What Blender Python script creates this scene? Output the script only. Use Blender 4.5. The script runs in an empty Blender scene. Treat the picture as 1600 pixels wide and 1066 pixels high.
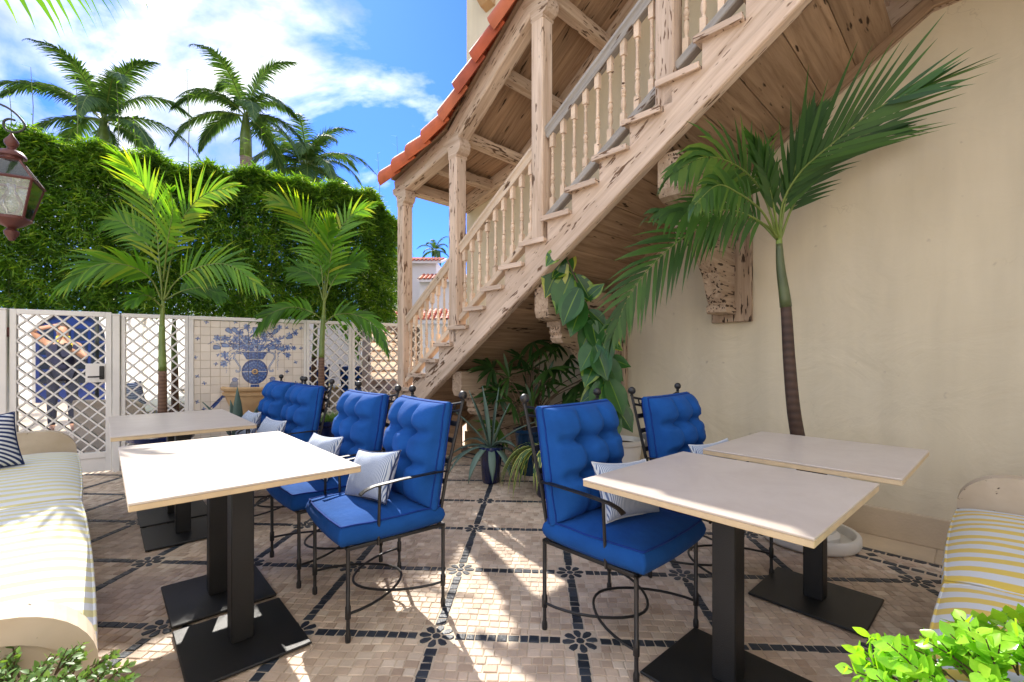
import bpy, math, random
import numpy as np
from mathutils import Vector, Matrix, noise
R = random.Random(7)
sc = bpy.context.scene
COL = sc.collection
# ------------------------------------------------------------------ camera, sky, sun, exposure
CAMH = 1.215; F = 715.0
cam_d = bpy.data.cameras.new("camera"); cam = bpy.data.objects.new("camera", cam_d); COL.objects.link(cam)
cam.location = (0, 0, CAMH); cam.rotation_euler = (math.pi/2, 0, 0)
cam_d.sensor_width = 36; cam_d.lens = 36*F/1600; cam_d.shift_y = 24/1600
cam_d.clip_start = 0.05; cam_d.clip_end = 2000
sc.camera = cam
SUN_AZ = (-0.385, 0.923); SUN_EL = math.radians(41.5)
w = bpy.data.worlds.new("World"); sc.world = w; w.use_nodes = True
def world_nodes():
    nt = w.node_tree; nt.nodes.clear(); N = nt.nodes.new; L = nt.links.new
    out = N("ShaderNodeOutputWorld"); bg = N("ShaderNodeBackground"); bg.inputs[1].default_value = 0.15
    sky = N("ShaderNodeTexSky"); sky.sky_type = 'NISHITA'; sky.sun_disc = False
    sky.sun_elevation = SUN_EL; sky.sun_rotation = math.atan2(SUN_AZ[0], SUN_AZ[1]) % (2*math.pi)
    sky.air_density = 1.15; sky.dust_density = 0.15; sky.ozone_density = 2.6
    tc = N("ShaderNodeTexCoord")
    mp = N("ShaderNodeMapping"); mp.inputs['Scale'].default_value = (1, 1, 1.7); mp.inputs['Location'].default_value = (3.1, 0.35, 0.2)
    L(tc.outputs['Generated'], mp.inputs[0])
    n1 = N("ShaderNodeTexNoise"); n1.inputs['Scale'].default_value = 2.1; n1.inputs['Detail'].default_value = 9; n1.inputs['Roughness'].default_value = 0.56; n1.inputs['Distortion'].default_value = 0.35
    L(mp.outputs[0], n1.inputs[0])
    # broken cloud all round with one blue gap high in front of the viewer
    gd = N("ShaderNodeVectorMath"); gd.operation = 'DOT_PRODUCT'; gd.inputs[1].default_value = (-0.08, 0.76, 0.645); L(tc.outputs['Generated'], gd.inputs[0])
    m1 = N("ShaderNodeMath"); m1.operation = 'MULTIPLY_ADD'; m1.inputs[1].default_value = -1.7; m1.inputs[2].default_value = 1.465; L(gd.outputs['Value'], m1.inputs[0])
    m1b = N("ShaderNodeMath"); m1b.operation = 'MINIMUM'; m1b.inputs[1].default_value = 0.20; L(m1.outputs[0], m1b.inputs[0])
    m2 = N("ShaderNodeMath"); m2.operation = 'ADD'; n1c = N("ShaderNodeMath"); n1c.operation = 'MULTIPLY_ADD'; n1c.inputs[1].default_value = 1.7; n1c.inputs[2].default_value = -0.37; L(n1.outputs[0], n1c.inputs[0]); L(n1c.outputs[0], m2.inputs[0]); L(m1b.outputs[0], m2.inputs[1])
    cr = N("ShaderNodeValToRGB"); cr.color_ramp.elements[0].position = 0.47; cr.color_ramp.elements[1].position = 0.70
    L(m2.outputs[0], cr.inputs[0])
    n2 = N("ShaderNodeTexNoise"); n2.inputs['Scale'].default_value = 4.5; n2.inputs['Detail'].default_value = 6; L(mp.outputs[0], n2.inputs[0])
    cc = N("ShaderNodeValToRGB"); cc.color_ramp.elements[0].position = 0.38; cc.color_ramp.elements[1].position = 0.68
    cc.color_ramp.elements[0].color = (1.2, 1.38, 1.66, 1); cc.color_ramp.elements[1].color = (4.6, 4.5, 4.35, 1)
    L(n2.outputs[0], cc.inputs[0])
    gm = N("ShaderNodeMix"); gm.data_type = 'RGBA'; gm.blend_type = 'MULTIPLY'; gm.inputs[0].default_value = 1; gm.inputs[7].default_value = (0.092, 0.175, 0.46, 1)
    L(sky.outputs[0], gm.inputs[6])
    mx = N("ShaderNodeMix"); mx.data_type = 'RGBA'
    L(cr.outputs[0], mx.inputs[0]); L(gm.outputs[2], mx.inputs[6]); L(cc.outputs[0], mx.inputs[7])
    L(mx.outputs[2], bg.inputs[0]); L(bg.outputs[0], out.inputs[0])
world_nodes()
sd = bpy.data.lights.new("sun", 'SUN'); sd.energy = 2.1; sd.angle = math.radians(0.53); sd.color = (1.0, 0.94, 0.85)
sun = bpy.data.objects.new("sun", sd); COL.objects.link(sun)
SUNV = Vector((SUN_AZ[0]*math.cos(SUN_EL), SUN_AZ[1]*math.cos(SUN_EL), math.sin(SUN_EL))).normalized()
sun.rotation_euler = SUNV.to_track_quat('Z', 'Y').to_euler(); sun.location = SUNV*30
sc.view_settings.view_transform = 'Standard'; sc.view_settings.look = 'None'
sc.view_settings.exposure = 2.08; sc.view_settings.gamma = 1
sc.render.engine = 'CYCLES'
sc.cycles.use_denoising = True
sc.cycles.max_bounces = 7; sc.cycles.diffuse_bounces = 5; sc.cycles.glossy_bounces = 4; sc.cycles.transparent_max_bounces = 8; sc.cycles.transmission_bounces = 6
sc.cycles.caustics_reflective = False; sc.cycles.caustics_refractive = False; sc.cycles.sample_clamp_indirect = 6

# ------------------------------------------------------------------ geometry of the place
WALL_D = 3.94
U = Vector((.697, -.717, 0)).normalized(); Nn = Vector((U.y, -U.x, 0))   # along the wall / out of the wall
O = -Nn*WALL_D
def SP(s, t, z): return O + U*s + Nn*t + Vector((0, 0, z))
def at(px, py, Y): return Vector(((px-800)*Y/F, Y, CAMH-(py-557)*Y/F))
FA, FB = 7.334, 0.59                                       # fence line Y = FA + FB X
FD = Vector((1, FB, 0)).normalized(); FN = Vector((FD.y, -FD.x, 0))       # along / towards courtyard
def fence_pt(px, off=0.0):
    a = (px-800)/F; c = FA-off*math.hypot(1, FB)
    Y = c/(1-FB*a); return Vector((a*Y, Y, 0))
# ------------------------------------------------------------------ object helpers
WM = {}
def put(o, parent=None, M=None):
    M = M or Matrix(); WM[o.name] = M
    if parent is not None:
        o.parent = parent; o.matrix_basis = WM[parent.name].inverted() @ M
    else: o.matrix_basis = M
    return o
def tag(o, label=None, cat=None, group=None, kind=None):
    if label: o['label'] = label
    if cat: o['category'] = cat
    if group: o['group'] = group
    if kind: o['kind'] = kind
    return o
def thing(name, label, cat, M=None, group=None):
    o = bpy.data.objects.new(name, None); o.empty_display_size = 0.1; COL.objects.link(o)
    if isinstance(M, (Vector, tuple)): M = Matrix.Translation(Vector(M))
    put(o, None, M); return tag(o, label, cat, group)
def frame(origin, x, up=Vector((0, 0, 1))):
    x = Vector(x).normalized(); y = Vector(up).cross(x)
    if y.length < 1e-5: y = Vector((0, 1, 0)).cross(x)
    y.normalize(); z = x.cross(y)
    M = Matrix((x, y, z)).transposed().to_4x4(); M.translation = origin; return M
def mobj(name, me, mat, parent=None, M=None):
    o = bpy.data.objects.new(name, me); COL.objects.link(o)
    if mat is not None and not me.materials:
        for m in (mat if isinstance(mat, (list, tuple)) else [mat]): me.materials.append(m)
    return put(o, parent, M if M is not None else (WM[parent.name] if parent is not None else Matrix()))
class MB:
    def __init__(s): s.v = []; s.f = []; s.mi = []; s.uv = {}
    def add(s, vs, fs, mi=0):
        b = len(s.v); s.v.extend([tuple(v) for v in vs]); s.f.extend([tuple(b+i for i in f) for f in fs]); s.mi.extend([mi]*len(fs)); return b
    def cbox(s, x0, x1, y0, y1, z0, z1, c=0.004, mi=0, T=None):
        c = min(c, abs(x1-x0)*.45, abs(y1-y0)*.45, abs(z1-z0)*.45)
        vs = []; idx = {}
        for sx in (0, 1):
            for sy in (0, 1):
                for sz in (0, 1):
                    X = (x0, x1)[sx]; Y = (y0, y1)[sy]; Z = (z0, z1)[sz]; dx = (c, -c)[sx]; dy = (c, -c)[sy]; dz = (c, -c)[sz]
                    for k, p in enumerate(((X, Y+dy, Z+dz), (X+dx, Y, Z+dz), (X+dx, Y+dy, Z))):
                        idx[(sx, sy, sz, k)] = len(vs); vs.append(p)
        fs = []
        def q(*ks): fs.append([idx[k] for k in ks])
        q((0,0,0,0),(0,0,1,0),(0,1,1,0),(0,1,0,0)); q((1,0,0,0),(1,1,0,0),(1,1,1,0),(1,0,1,0))
        q((0,0,0,1),(1,0,0,1),(1,0,1,1),(0,0,1,1)); q((0,1,0,1),(0,1,1,1),(1,1,1,1),(1,1,0,1))
        q((0,0,0,2),(0,1,0,2),(1,1,0,2),(1,0,0,2)); q((0,0,1,2),(1,0,1,2),(1,1,1,2),(0,1,1,2))
        for a in (0, 1):
            for b in (0, 1):
                e = [(0,a,b,1),(1,a,b,1),(1,a,b,2),(0,a,b,2)]; q(*(e if (a+b) % 2 else e[::-1]))
                e = [(a,0,b,0),(a,1,b,0),(a,1,b,2),(a,0,b,2)]; q(*(e[::-1] if (a+b) % 2 else e))
                e = [(a,b,0,0),(a,b,1,0),(a,b,1,1),(a,b,0,1)]; q(*(e if (a+b) % 2 else e[::-1]))
                for cc in (0, 1):
                    e = [(a,b,cc,0),(a,b,cc,1),(a,b,cc,2)]; q(*(e if (a+b+cc) % 2 else e[::-1]))
        if T is not None: vs = [T @ Vector(v) for v in vs]
        s.add(vs, fs, mi)
    def tube(s, pts, r, n=8, closed=False, mi=0, caps=True):
        pts = [Vector(p) for p in pts]; m = len(pts); rr = r if isinstance(r, (list, tuple)) else [r]*m
        vs = []; prev = None
        for i, p in enumerate(pts):
            if closed: t = pts[(i+1) % m]-pts[i-1]
            else: t = pts[min(i+1, m-1)]-pts[max(i-1, 0)]
            if t.length < 1e-9: t = Vector((0, 0, 1))
            t.normalize()
            if prev is None:
                a = Vector((0, 0, 1)) if abs(t.z) < .9 else Vector((1, 0, 0)); nx = t.cross(a).normalized()
            else:
                nx = prev-t*prev.dot(t)
                if nx.length < 1e-6: nx = t.orthogonal()
                nx.normalize()
            prev = nx; ny = t.cross(nx)
            for k in range(n):
                an = 2*math.pi*k/n; vs.append(p+(nx*math.cos(an)+ny*math.sin(an))*rr[i])
        fs = []
        for i in range(m if closed else m-1):
            j = (i+1) % m
            for k in range(n): fs.append((i*n+k, i*n+(k+1) % n, j*n+(k+1) % n, j*n+k))
        if caps and not closed: fs.append(tuple(range(n))[::-1]); fs.append(tuple((m-1)*n+k for k in range(n)))
        s.add(vs, fs, mi)
    def lathe(s, prof, n=16, c=(0, 0, 0), mi=0, T=None, a0=0, a1=2*math.pi):
        full = abs(a1-a0-2*math.pi) < 1e-6; m = n if full else n+1; vs = []; fs = []
        for r, z in prof:
            for k in range(m):
                an = a0+(a1-a0)*k/n; vs.append(Vector((c[0]+r*math.cos(an), c[1]+r*math.sin(an), c[2]+z)))
        for i in range(len(prof)-1):
            for k in range(n):
                k2 = (k+1) % m; fs.append((i*m+k, i*m+k2, (i+1)*m+k2, (i+1)*m+k))
        if T is not None: vs = [T @ v for v in vs]
        s.add(vs, fs, mi)
    def prism(s, poly, d0, d1, axis='y', mi=0, T=None):
        n = len(poly); vs = []
        for d in (d0, d1):
            for a, b in poly: vs.append({'y': Vector((a, d, b)), 'z': Vector((a, b, d)), 'x': Vector((d, a, b))}[axis])
        fs = [tuple(range(n)), tuple(range(n, 2*n))[::-1]]+[(i, i+n, (i+1) % n+n, (i+1) % n) for i in range(n)]
        if T is not None: vs = [T @ v for v in vs]
        s.add(vs, fs, mi)
    def mesh(s, name='m', smooth=False, fixn=True):
        me = bpy.data.meshes.new(name); me.from_pydata(s.v, [], s.f)
        if any(s.mi): me.polygons.foreach_set('material_index', s.mi)
        if fixn:
            import bmesh
            bm = bmesh.new(); bm.from_mesh(me); bmesh.ops.recalc_face_normals(bm, faces=bm.faces); bm.to_mesh(me); bm.free()
        if smooth:
            me.polygons.foreach_set('use_smooth', [True]*len(me.polygons))
            if smooth == 'auto':
                try: me.set_sharp_from_angle(angle=math.radians(40))
                except Exception: pass
        me.update(); return me
    def build(s, name, mat, parent=None, M=None, smooth=False, fixn=True):
        return mobj(name, s.mesh(name, smooth, fixn), mat, parent, M)
def beam(name, p0, p1, wd, ht, mat, parent=None, up=Vector((0, 0, 1)), c=.006, wob=0.0):
    p0 = Vector(p0); p1 = Vector(p1); L = (p1-p0).length; M = frame(p0, p1-p0, up); mb = MB()
    mb.cbox(0, L, -wd/2, wd/2, -ht/2, ht/2, c)
    return mb.build(name, mat, parent, M)
def dup(src, parent, M):
    o = src.copy(); COL.objects.link(o); return put(o, parent, M)
def copy_tree(src, M, label=None):
    """copy a thing with its parts and sub-parts; M is the new world matrix of the thing"""
    r = src.copy(); COL.objects.link(r); D = M @ WM[src.name].inverted(); put(r, None, M)
    if label: r['label'] = label
    for ch in [c for c in COL.objects if c.parent == src]:
        c = ch.copy(); COL.objects.link(c); put(c, r, D @ WM[ch.name])
        for g in [x for x in COL.objects if x.parent == ch]:
            d = g.copy(); COL.objects.link(d); put(d, c, D @ WM[g.name])
    return r
# ------------------------------------------------------------------ materials
MAT = {}
def newmat(name):
    m = bpy.data.materials.new(name); m.use_nodes = True; nt = m.node_tree
    b = nt.nodes['Principled BSDF']; MAT[name] = m; return m, nt, b
def pmat(name, col, rough=.6, metal=0, var=.12, scale=6, bump=.0, bscale=60, spec=.5, coat=0, objrand=True, sub=0):
    """plain procedural surface: large-scale tone variation + fine relief"""
    m, nt, b = newmat(name); N = nt.nodes.new; L = nt.links.new
    tc = N('ShaderNodeTexCoord'); oi = N('ShaderNodeObjectInfo')
    ad = N('ShaderNodeVectorMath'); ad.operation = 'MULTIPLY_ADD'; cb = N('ShaderNodeCombineXYZ')
    for i in range(3): L(oi.outputs['Random'], cb.inputs[i])
    L(cb.outputs[0], ad.inputs[0]); ad.inputs[1].default_value = (17, 31, 23); L(tc.outputs['Object'], ad.inputs[2])
    n = N('ShaderNodeTexNoise'); n.inputs['Scale'].default_value = scale; n.inputs['Detail'].default_value = 6; L(ad.outputs[0], n.inputs[0])
    r = N('ShaderNodeMapRange'); r.inputs[3].default_value = 1-var; r.inputs[4].default_value = 1+var; r.inputs[1].default_value = .3; r.inputs[2].default_value = .7; L(n.outputs[0], r.inputs[0])
    v = N('ShaderNodeVectorMath'); v.operation = 'SCALE'; v.inputs[0].default_value = col[:3]; L(r.outputs[0], v.inputs['Scale'])
    L(v.outputs[0], b.inputs['Base Color'])
    b.inputs['Roughness'].default_value = rough; b.inputs['Metallic'].default_value = metal; b.inputs['Specular IOR Level'].default_value = spec
    b.inputs['Coat Weight'].default_value = coat
    if bump:
        n2 = N('ShaderNodeTexNoise'); n2.inputs['Scale'].default_value = bscale; n2.inputs['Detail'].default_value = 5; L(ad.outputs[0], n2.inputs[0])
        bp = N('ShaderNodeBump'); bp.inputs['Strength'].default_value = bump; bp.inputs['Distance'].default_value = .01; L(n2.outputs[0], bp.inputs['Height']); L(bp.outputs[0], b.inputs['Normal'])
    return m
def woodmat(name, c1, c2, pit=.5, pitcol=(.10, .055, .03), pitscale=1.0, rough=.75, knots=False):
    """sawn cypress: grain along local X, elongated pecky holes"""
    m, nt, b = newmat(name); N = nt.nodes.new; L = nt.links.new
    tc = N('ShaderNodeTexCoord'); oi = N('ShaderNodeObjectInfo'); cb = N('ShaderNodeCombineXYZ')
    for i in range(3): L(oi.outputs['Random'], cb.inputs[i])
    ad = N('ShaderNodeVectorMath'); ad.operation = 'MULTIPLY_ADD'; L(cb.outputs[0], ad.inputs[0]); ad.inputs[1].default_value = (37, 11, 19); L(tc.outputs['Object'], ad.inputs[2])
    def mapped(sx, sy, sz):
        mp = N('ShaderNodeMapping'); mp.inputs['Scale'].default_value = (sx, sy, sz); L(ad.outputs[0], mp.inputs[0]); return mp
    g = N('ShaderNodeTexNoise'); g.inputs['Scale'].default_value = 1; g.inputs['Detail'].default_value = 8; g.inputs['Roughness'].default_value = .65; g.inputs['Distortion'].default_value = .6
    L(mapped(1.6, 26, 26).outputs[0], g.inputs[0])
    big = N('ShaderNodeTexNoise'); big.inputs['Scale'].default_value = 1; big.inputs['Detail'].default_value = 3; L(mapped(1.0, 5, 5).outputs[0], big.inputs[0])
    r1 = N('ShaderNodeValToRGB'); r1.color_ramp.elements[0].position = .32; r1.color_ramp.elements[1].position = .66
    r1.color_ramp.elements[0].color = (*c2, 1); r1.color_ramp.elements[1].color = (*c1, 1); L(g.outputs[0], r1.inputs[0])
    hs = N('ShaderNodeMapRange'); hs.inputs[1].default_value = .3; hs.inputs[2].default_value = .7; hs.inputs[3].default_value = .84; hs.inputs[4].default_value = 1.14; L(big.outputs[0], hs.inputs[0])
    rv = N('ShaderNodeMath'); rv.operation = 'MULTIPLY_ADD'; rv.inputs[1].default_value = .22; rv.inputs[2].default_value = .88; L(oi.outputs['Random'], rv.inputs[0])
    ml = N('ShaderNodeMath'); ml.operation = 'MULTIPLY'; L(hs.outputs[0], ml.inputs[0]); L(rv.outputs[0], ml.inputs[1])
    sc_ = N('ShaderNodeVectorMath'); sc_.operation = 'SCALE'; L(r1.outputs[0], sc_.inputs[0]); L(ml.outputs[0], sc_.inputs['Scale'])
    # pecky pits
    p = N('ShaderNodeTexNoise'); p.inputs['Scale'].default_value = 1; p.inputs['Detail'].default_value = 2.5; p.inputs['Roughness'].default_value = .5
    L(mapped(9*pitscale, 52*pitscale, 52*pitscale).outputs[0], p.inputs[0])
    pm = N('ShaderNodeTexNoise'); pm.inputs['Scale'].default_value = 1; pm.inputs['Detail'].default_value = 2; L(mapped(1.8, 7, 7).outputs[0], pm.inputs[0])
    s1 = N('ShaderNodeMath'); s1.operation = 'MULTIPLY_ADD'; s1.inputs[1].default_value = .55; L(pm.outputs[0], s1.inputs[0]); L(p.outputs[0], s1.inputs[2])
    pr = N('ShaderNodeMapRange'); thr = .985-.10*pit
    pr.inputs[1].default_value = thr; pr.inputs[2].default_value = thr+.05; L(s1.outputs[0], pr.inputs[0])
    mx = N('ShaderNodeMix'); mx.data_type = 'RGBA'; L(pr.outputs[0], mx.inputs[0]); L(sc_.outputs[0], mx.inputs[6]); mx.inputs[7].default_value = (*pitcol, 1)
    L(mx.outputs[2], b.inputs['Base Color']); b.inputs['Roughness'].default_value = rough; b.inputs['Specular IOR Level'].default_value = .25
    hh = N('ShaderNodeMath'); hh.operation = 'MULTIPLY_ADD'; hh.inputs[1].default_value = -1.6; L(pr.outputs[0], hh.inputs[0]); L(g.outputs[0], hh.inputs[2])
    bp = N('ShaderNodeBump'); bp.inputs['Strength'].default_value = .55; bp.inputs['Distance'].default_value = .006; L(hh.outputs[0], bp.inputs['Height']); L(bp.outputs[0], b.inputs['Normal'])
    return m
woodmat('cypress_light', (.71, .56, .44), (.52, .38, .275), pit=.8, pitcol=(.17, .10, .06))
woodmat('cypress_pecky', (.54, .41, .29), (.33, .225, .15), pit=1.0, pitcol=(.06, .035, .02))
woodmat('cypress_beam', (.68, .545, .425), (.45, .32, .225), pit=.72, pitcol=(.15, .09, .055))
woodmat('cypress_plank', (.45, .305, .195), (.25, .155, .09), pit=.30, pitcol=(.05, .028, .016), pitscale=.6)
woodmat('cypress_rail', (.76, .61, .46), (.64, .49, .35), pit=.0)
woodmat('cypress_baluster', (.76, .60, .45), (.66, .49, .35), pit=.0)
woodmat('wood_grey', (.42, .385, .345), (.26, .24, .215), pit=.1)
pmat('iron', (.012, .012, .013), rough=.42, metal=.0, var=.3, spec=.6, bump=.15, bscale=120)
pmat('pedestal_black', (.012, .0125, .013), rough=.45, var=.25, bump=.25, bscale=350, spec=.5)
pmat('fence_paint', (.74, .72, .69), rough=.45, var=.05, bump=.05)
pmat('white_glaze', (.74, .72, .68), rough=.3, var=.05)
pmat('blue_glaze', (.006, .014, .075), rough=.12, var=.35, coat=.4)
pmat('soil', (.04, .025, .015), rough=.95, var=.4, bump=.8, bscale=40)
pmat('sandstone', (.60, .48, .33), rough=.8, var=.14, scale=3, bump=.3, bscale=70)
pmat('fountain_stone', (.50, .33, .17), rough=.75, var=.18, scale=5, bump=.3, bscale=50)
pmat('lantern_metal', (.10, .032, .026), rough=.45, metal=.2, var=.35, scale=14, spec=.5)
pmat('hook_metal', (.045, .05, .045), rough=.5, metal=.5, var=.2)
pmat('grey_plastic', (.2, .2, .21), rough=.5)
pmat('black_lever', (.008, .008, .008), rough=.4)
def stucco():
    m, nt, b = newmat('stucco'); N = nt.nodes.new; L = nt.links.new
    tc = N('ShaderNodeTexCoord')
    n = N('ShaderNodeTexNoise'); n.inputs['Scale'].default_value = 1.1; n.inputs['Detail'].default_value = 5; L(tc.outputs['Object'], n.inputs[0])
    r = N('ShaderNodeValToRGB'); r.color_ramp.elements[0].position = .35; r.color_ramp.elements[1].position = .65
    r.color_ramp.elements[0].color = (.67, .585, .42, 1); r.color_ramp.elements[1].color = (.71, .625, .46, 1); L(n.outputs[0], r.inputs[0])
    n3 = N('ShaderNodeTexNoise'); n3.inputs['Scale'].default_value = 14; n3.inputs['Detail'].default_value = 2; L(tc.outputs['Object'], n3.inputs[0])
    r3 = N('ShaderNodeMapRange'); r3.inputs[1].default_value = .70; r3.inputs[2].default_value = .78; L(n3.outputs[0], r3.inputs[0])
    mx = N('ShaderNodeMix'); mx.data_type = 'RGBA'; mx.inputs[7].default_value = (.52, .44, .33, 1); L(r3.outputs[0], mx.inputs[0]); L(r.outputs[0], mx.inputs[6])
    vo = N('ShaderNodeTexVoronoi'); vo.feature = 'DISTANCE_TO_EDGE'; vo.inputs['Scale'].default_value = .9; dn = N('ShaderNodeTexNoise'); dn.inputs['Scale'].default_value = 2.2; dn.inputs['Detail'].default_value = 5
    vm = N('ShaderNodeVectorMath'); vm.operation = 'MULTIPLY_ADD'; vm.inputs[1].default_value = (1.1, 1.1, 1.1); L(tc.outputs['Object'], dn.inputs[0]); L(dn.outputs['Color'], vm.inputs[0]); L(tc.outputs['Object'], vm.inputs[2]); L(vm.outputs[0], vo.inputs[0])
    ck = N('ShaderNodeMapRange'); ck.inputs[1].default_value = 0; ck.inputs[2].default_value = .004; ck.inputs[3].default_value = .28; ck.inputs[4].default_value = 0; L(vo.outputs['Distance'], ck.inputs[0])
    gate = N('ShaderNodeMapRange'); gate.inputs[1].default_value = .52; gate.inputs[2].default_value = .6; L(n.outputs[0], gate.inputs[0]); gm_ = N('ShaderNodeMath'); gm_.operation = 'MULTIPLY'; L(ck.outputs[0], gm_.inputs[0]); L(gate.outputs[0], gm_.inputs[1])
    st_ = N('ShaderNodeTexNoise'); st_.inputs['Scale'].default_value = 1; st_.inputs['Detail'].default_value = 6; mp_ = N('ShaderNodeMapping'); mp_.inputs['Scale'].default_value = (5, 5, .7); L(tc.outputs['Object'], mp_.inputs[0]); L(mp_.outputs[0], st_.inputs[0])
    sr = N('ShaderNodeMapRange'); sr.inputs[1].default_value = .35; sr.inputs[2].default_value = .7; sr.inputs[3].default_value = 1.05; sr.inputs[4].default_value = .93; L(st_.outputs[0], sr.inputs[0])
    m9 = N('ShaderNodeMix'); m9.data_type = 'RGBA'; m9.inputs[7].default_value = (.35, .28, .19, 1); L(gm_.outputs[0], m9.inputs[0]); L(mx.outputs[2], m9.inputs[6])
    s9 = N('ShaderNodeVectorMath'); s9.operation = 'SCALE'; L(m9.outputs[2], s9.inputs[0]); L(sr.outputs[0], s9.inputs['Scale'])
    L(s9.outputs[0], b.inputs['Base Color']); b.inputs['Roughness'].default_value = .85; b.inputs['Specular IOR Level'].default_value = .2
    a1 = N('ShaderNodeTexNoise'); a1.inputs['Scale'].default_value = 2.6; a1.inputs['Detail'].default_value = 5; a1.inputs['Distortion'].default_value = 1.2; L(tc.outputs['Object'], a1.inputs[0])
    a2 = N('ShaderNodeTexNoise'); a2.inputs['Scale'].default_value = 90; a2.inputs['Detail'].default_value = 4; L(tc.outputs['Object'], a2.inputs[0])
    s = N('ShaderNodeMath'); s.operation = 'MULTIPLY_ADD'; s.inputs[1].default_value = .03; L(a2.outputs[0], s.inputs[0]); L(a1.outputs[0], s.inputs[2])
    bp = N('ShaderNodeBump'); bp.inputs['Strength'].default_value = .42; bp.inputs['Distance'].default_value = .045; L(s.outputs[0], bp.inputs['Height']); L(bp.outputs[0], b.inputs['Normal'])
stucco()
pmat('white_stucco', (.74, .71, .64), rough=.85, var=.04, scale=2, bump=.25, bscale=30, spec=.2)
def tonemat(name, cols, rough=.7, bump=.4, bscale=90):
    """per-piece tone from the face attribute 'tone' (worn stones of one batch)"""
    m, nt, b = newmat(name); N = nt.nodes.new; L = nt.links.new
    at_ = N('ShaderNodeAttribute'); at_.attribute_name = 'tone'
    r = N('ShaderNodeValToRGB'); e = r.color_ramp.elements
    while len(e) < len(cols): e.new(.5)
    for i, c in enumerate(cols): e[i].position = i/(len(cols)-1); e[i].color = (*c, 1)
    L(at_.outputs['Fac'], r.inputs[0])
    g = N('ShaderNodeNewGeometry')
    n = N('ShaderNodeTexNoise'); n.inputs['Scale'].default_value = 7; n.inputs['Detail'].default_value = 7; L(g.outputs['Position'], n.inputs[0])
    mr = N('ShaderNodeMapRange'); mr.inputs[1].default_value = .3; mr.inputs[2].default_value = .7; mr.inputs[3].default_value = .82; mr.inputs[4].default_value = 1.15; L(n.outputs[0], mr.inputs[0])
    v = N('ShaderNodeVectorMath'); v.operation = 'SCALE'; L(r.outputs[0], v.inputs[0]); L(mr.outputs[0], v.inputs['Scale']); L(v.outputs[0], b.inputs['Base Color'])
    n2 = N('ShaderNodeTexNoise'); n2.inputs['Scale'].default_value = bscale; n2.inputs['Detail'].default_value = 4; L(g.outputs['Position'], n2.inputs[0])
    bp = N('ShaderNodeBump'); bp.inputs['Strength'].default_value = bump; bp.inputs['Distance'].default_value = .004; L(n2.outputs[0], bp.inputs['Height']); L(bp.outputs[0], b.inputs['Normal'])
    b.inputs['Roughness'].default_value = rough; b.inputs['Specular IOR Level'].default_value = .4
    return m
tonemat('cobble_beige', [(.46, .34, .25), (.57, .445, .34), (.62, .485, .37), (.70, .585, .465)], rough=.6)
tonemat('cobble_slate', [(.018, .024, .035), (.03, .038, .052), (.055, .065, .082)], rough=.42)
pmat('grout', (.58, .48, .37), rough=.9, var=.12, scale=8, bump=.4, bscale=80)
tonemat('terracotta', [(.42, .085, .03), (.55, .13, .04), (.34, .075, .04), (.62, .20, .07)], rough=.7, bump=.5, bscale=40)
def leafmat(name, cols, rough=.42, trans=.35, varscale=3.0, edge=None, tonal=True):
    """leaf: tone by the face attribute 'tone', light passes through the blade"""
    m, nt, b = newmat(name); N = nt.nodes.new; L = nt.links.new
    at_ = N('ShaderNodeAttribute'); at_.attribute_name = 'tone'
    r = N('ShaderNodeValToRGB'); e = r.color_ramp.elements
    while len(e) < len(cols): e.new(.5)
    for i, c in enumerate(cols): e[i].position = i/(len(cols)-1); e[i].color = (*c, 1)
    L(at_.outputs['Fac'], r.inputs[0])
    b.inputs['Roughness'].default_value = rough; b.inputs['Specular IOR Level'].default_value = .45
    L(r.outputs[0], b.inputs['Base Color'])
    tr = N('ShaderNodeBsdfTranslucent'); hs = N('ShaderNodeMix'); hs.data_type = 'RGBA'; hs.blend_type = 'MULTIPLY'; hs.inputs[0].default_value = 1; hs.inputs[7].default_value = (1.9, 1.75, .5, 1)
    L(r.outputs[0], hs.inputs[6]); L(hs.outputs[2], tr.inputs[0])
    mx = N('ShaderNodeMixShader'); mx.inputs[0].default_value = trans
    L(b.outputs[0], mx.inputs[1]); L(tr.outputs[0], mx.inputs[2]); L(mx.outputs[0], nt.nodes['Material Output'].inputs[0])
    return m
leafmat('palm_leaf', [(.04, .12, .012), (.08, .22, .018), (.14, .32, .022), (.36, .40, .03)], trans=.5)
leafmat('palm_leaf_dark', [(.025, .075, .018), (.04, .11, .022), (.06, .15, .025), (.12, .20, .03)], trans=.3)
leafmat('royal_palm_leaf', [(.03, .08, .03), (.055, .12, .035), (.08, .16, .045), (.12, .20, .06)], trans=.32, rough=.7)
leafmat('bamboo_leaf', [(.035, .09, .012), (.08, .19, .02), (.16, .32, .03), (.34, .46, .06)], trans=.5, rough=.5)
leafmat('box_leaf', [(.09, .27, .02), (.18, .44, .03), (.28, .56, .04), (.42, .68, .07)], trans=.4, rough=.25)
leafmat('thyme_leaf', [(.06, .13, .03), (.10, .20, .05), (.14, .26, .07), (.2, .33, .1)], trans=.3, rough=.45)
leafmat('rhapis_leaf', [(.015, .045, .012), (.025, .07, .015), (.04, .10, .018), (.08, .15, .025)], trans=.25, rough=.35)
leafmat('agave_leaf', [(.07, .12, .10), (.10, .16, .13), (.13, .20, .16), (.18, .25, .20)], trans=.05, rough=.5)
leafmat('ficus_leaf', [(.02, .08, .02), (.04, .14, .03), (.16, .28, .035), (.50, .50, .09)], trans=.25, rough=.22)
leafmat('striped_leaf', [(.03, .10, .04), (.05, .13, .05), (.60, .62, .14), (.75, .74, .25)], trans=.2, rough=.35)
pmat('frond_stem', (.16, .22, .04), rough=.4, var=.2)
pmat('crownshaft', (.14, .20, .045), rough=.35, var=.3, scale=5)
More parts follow.
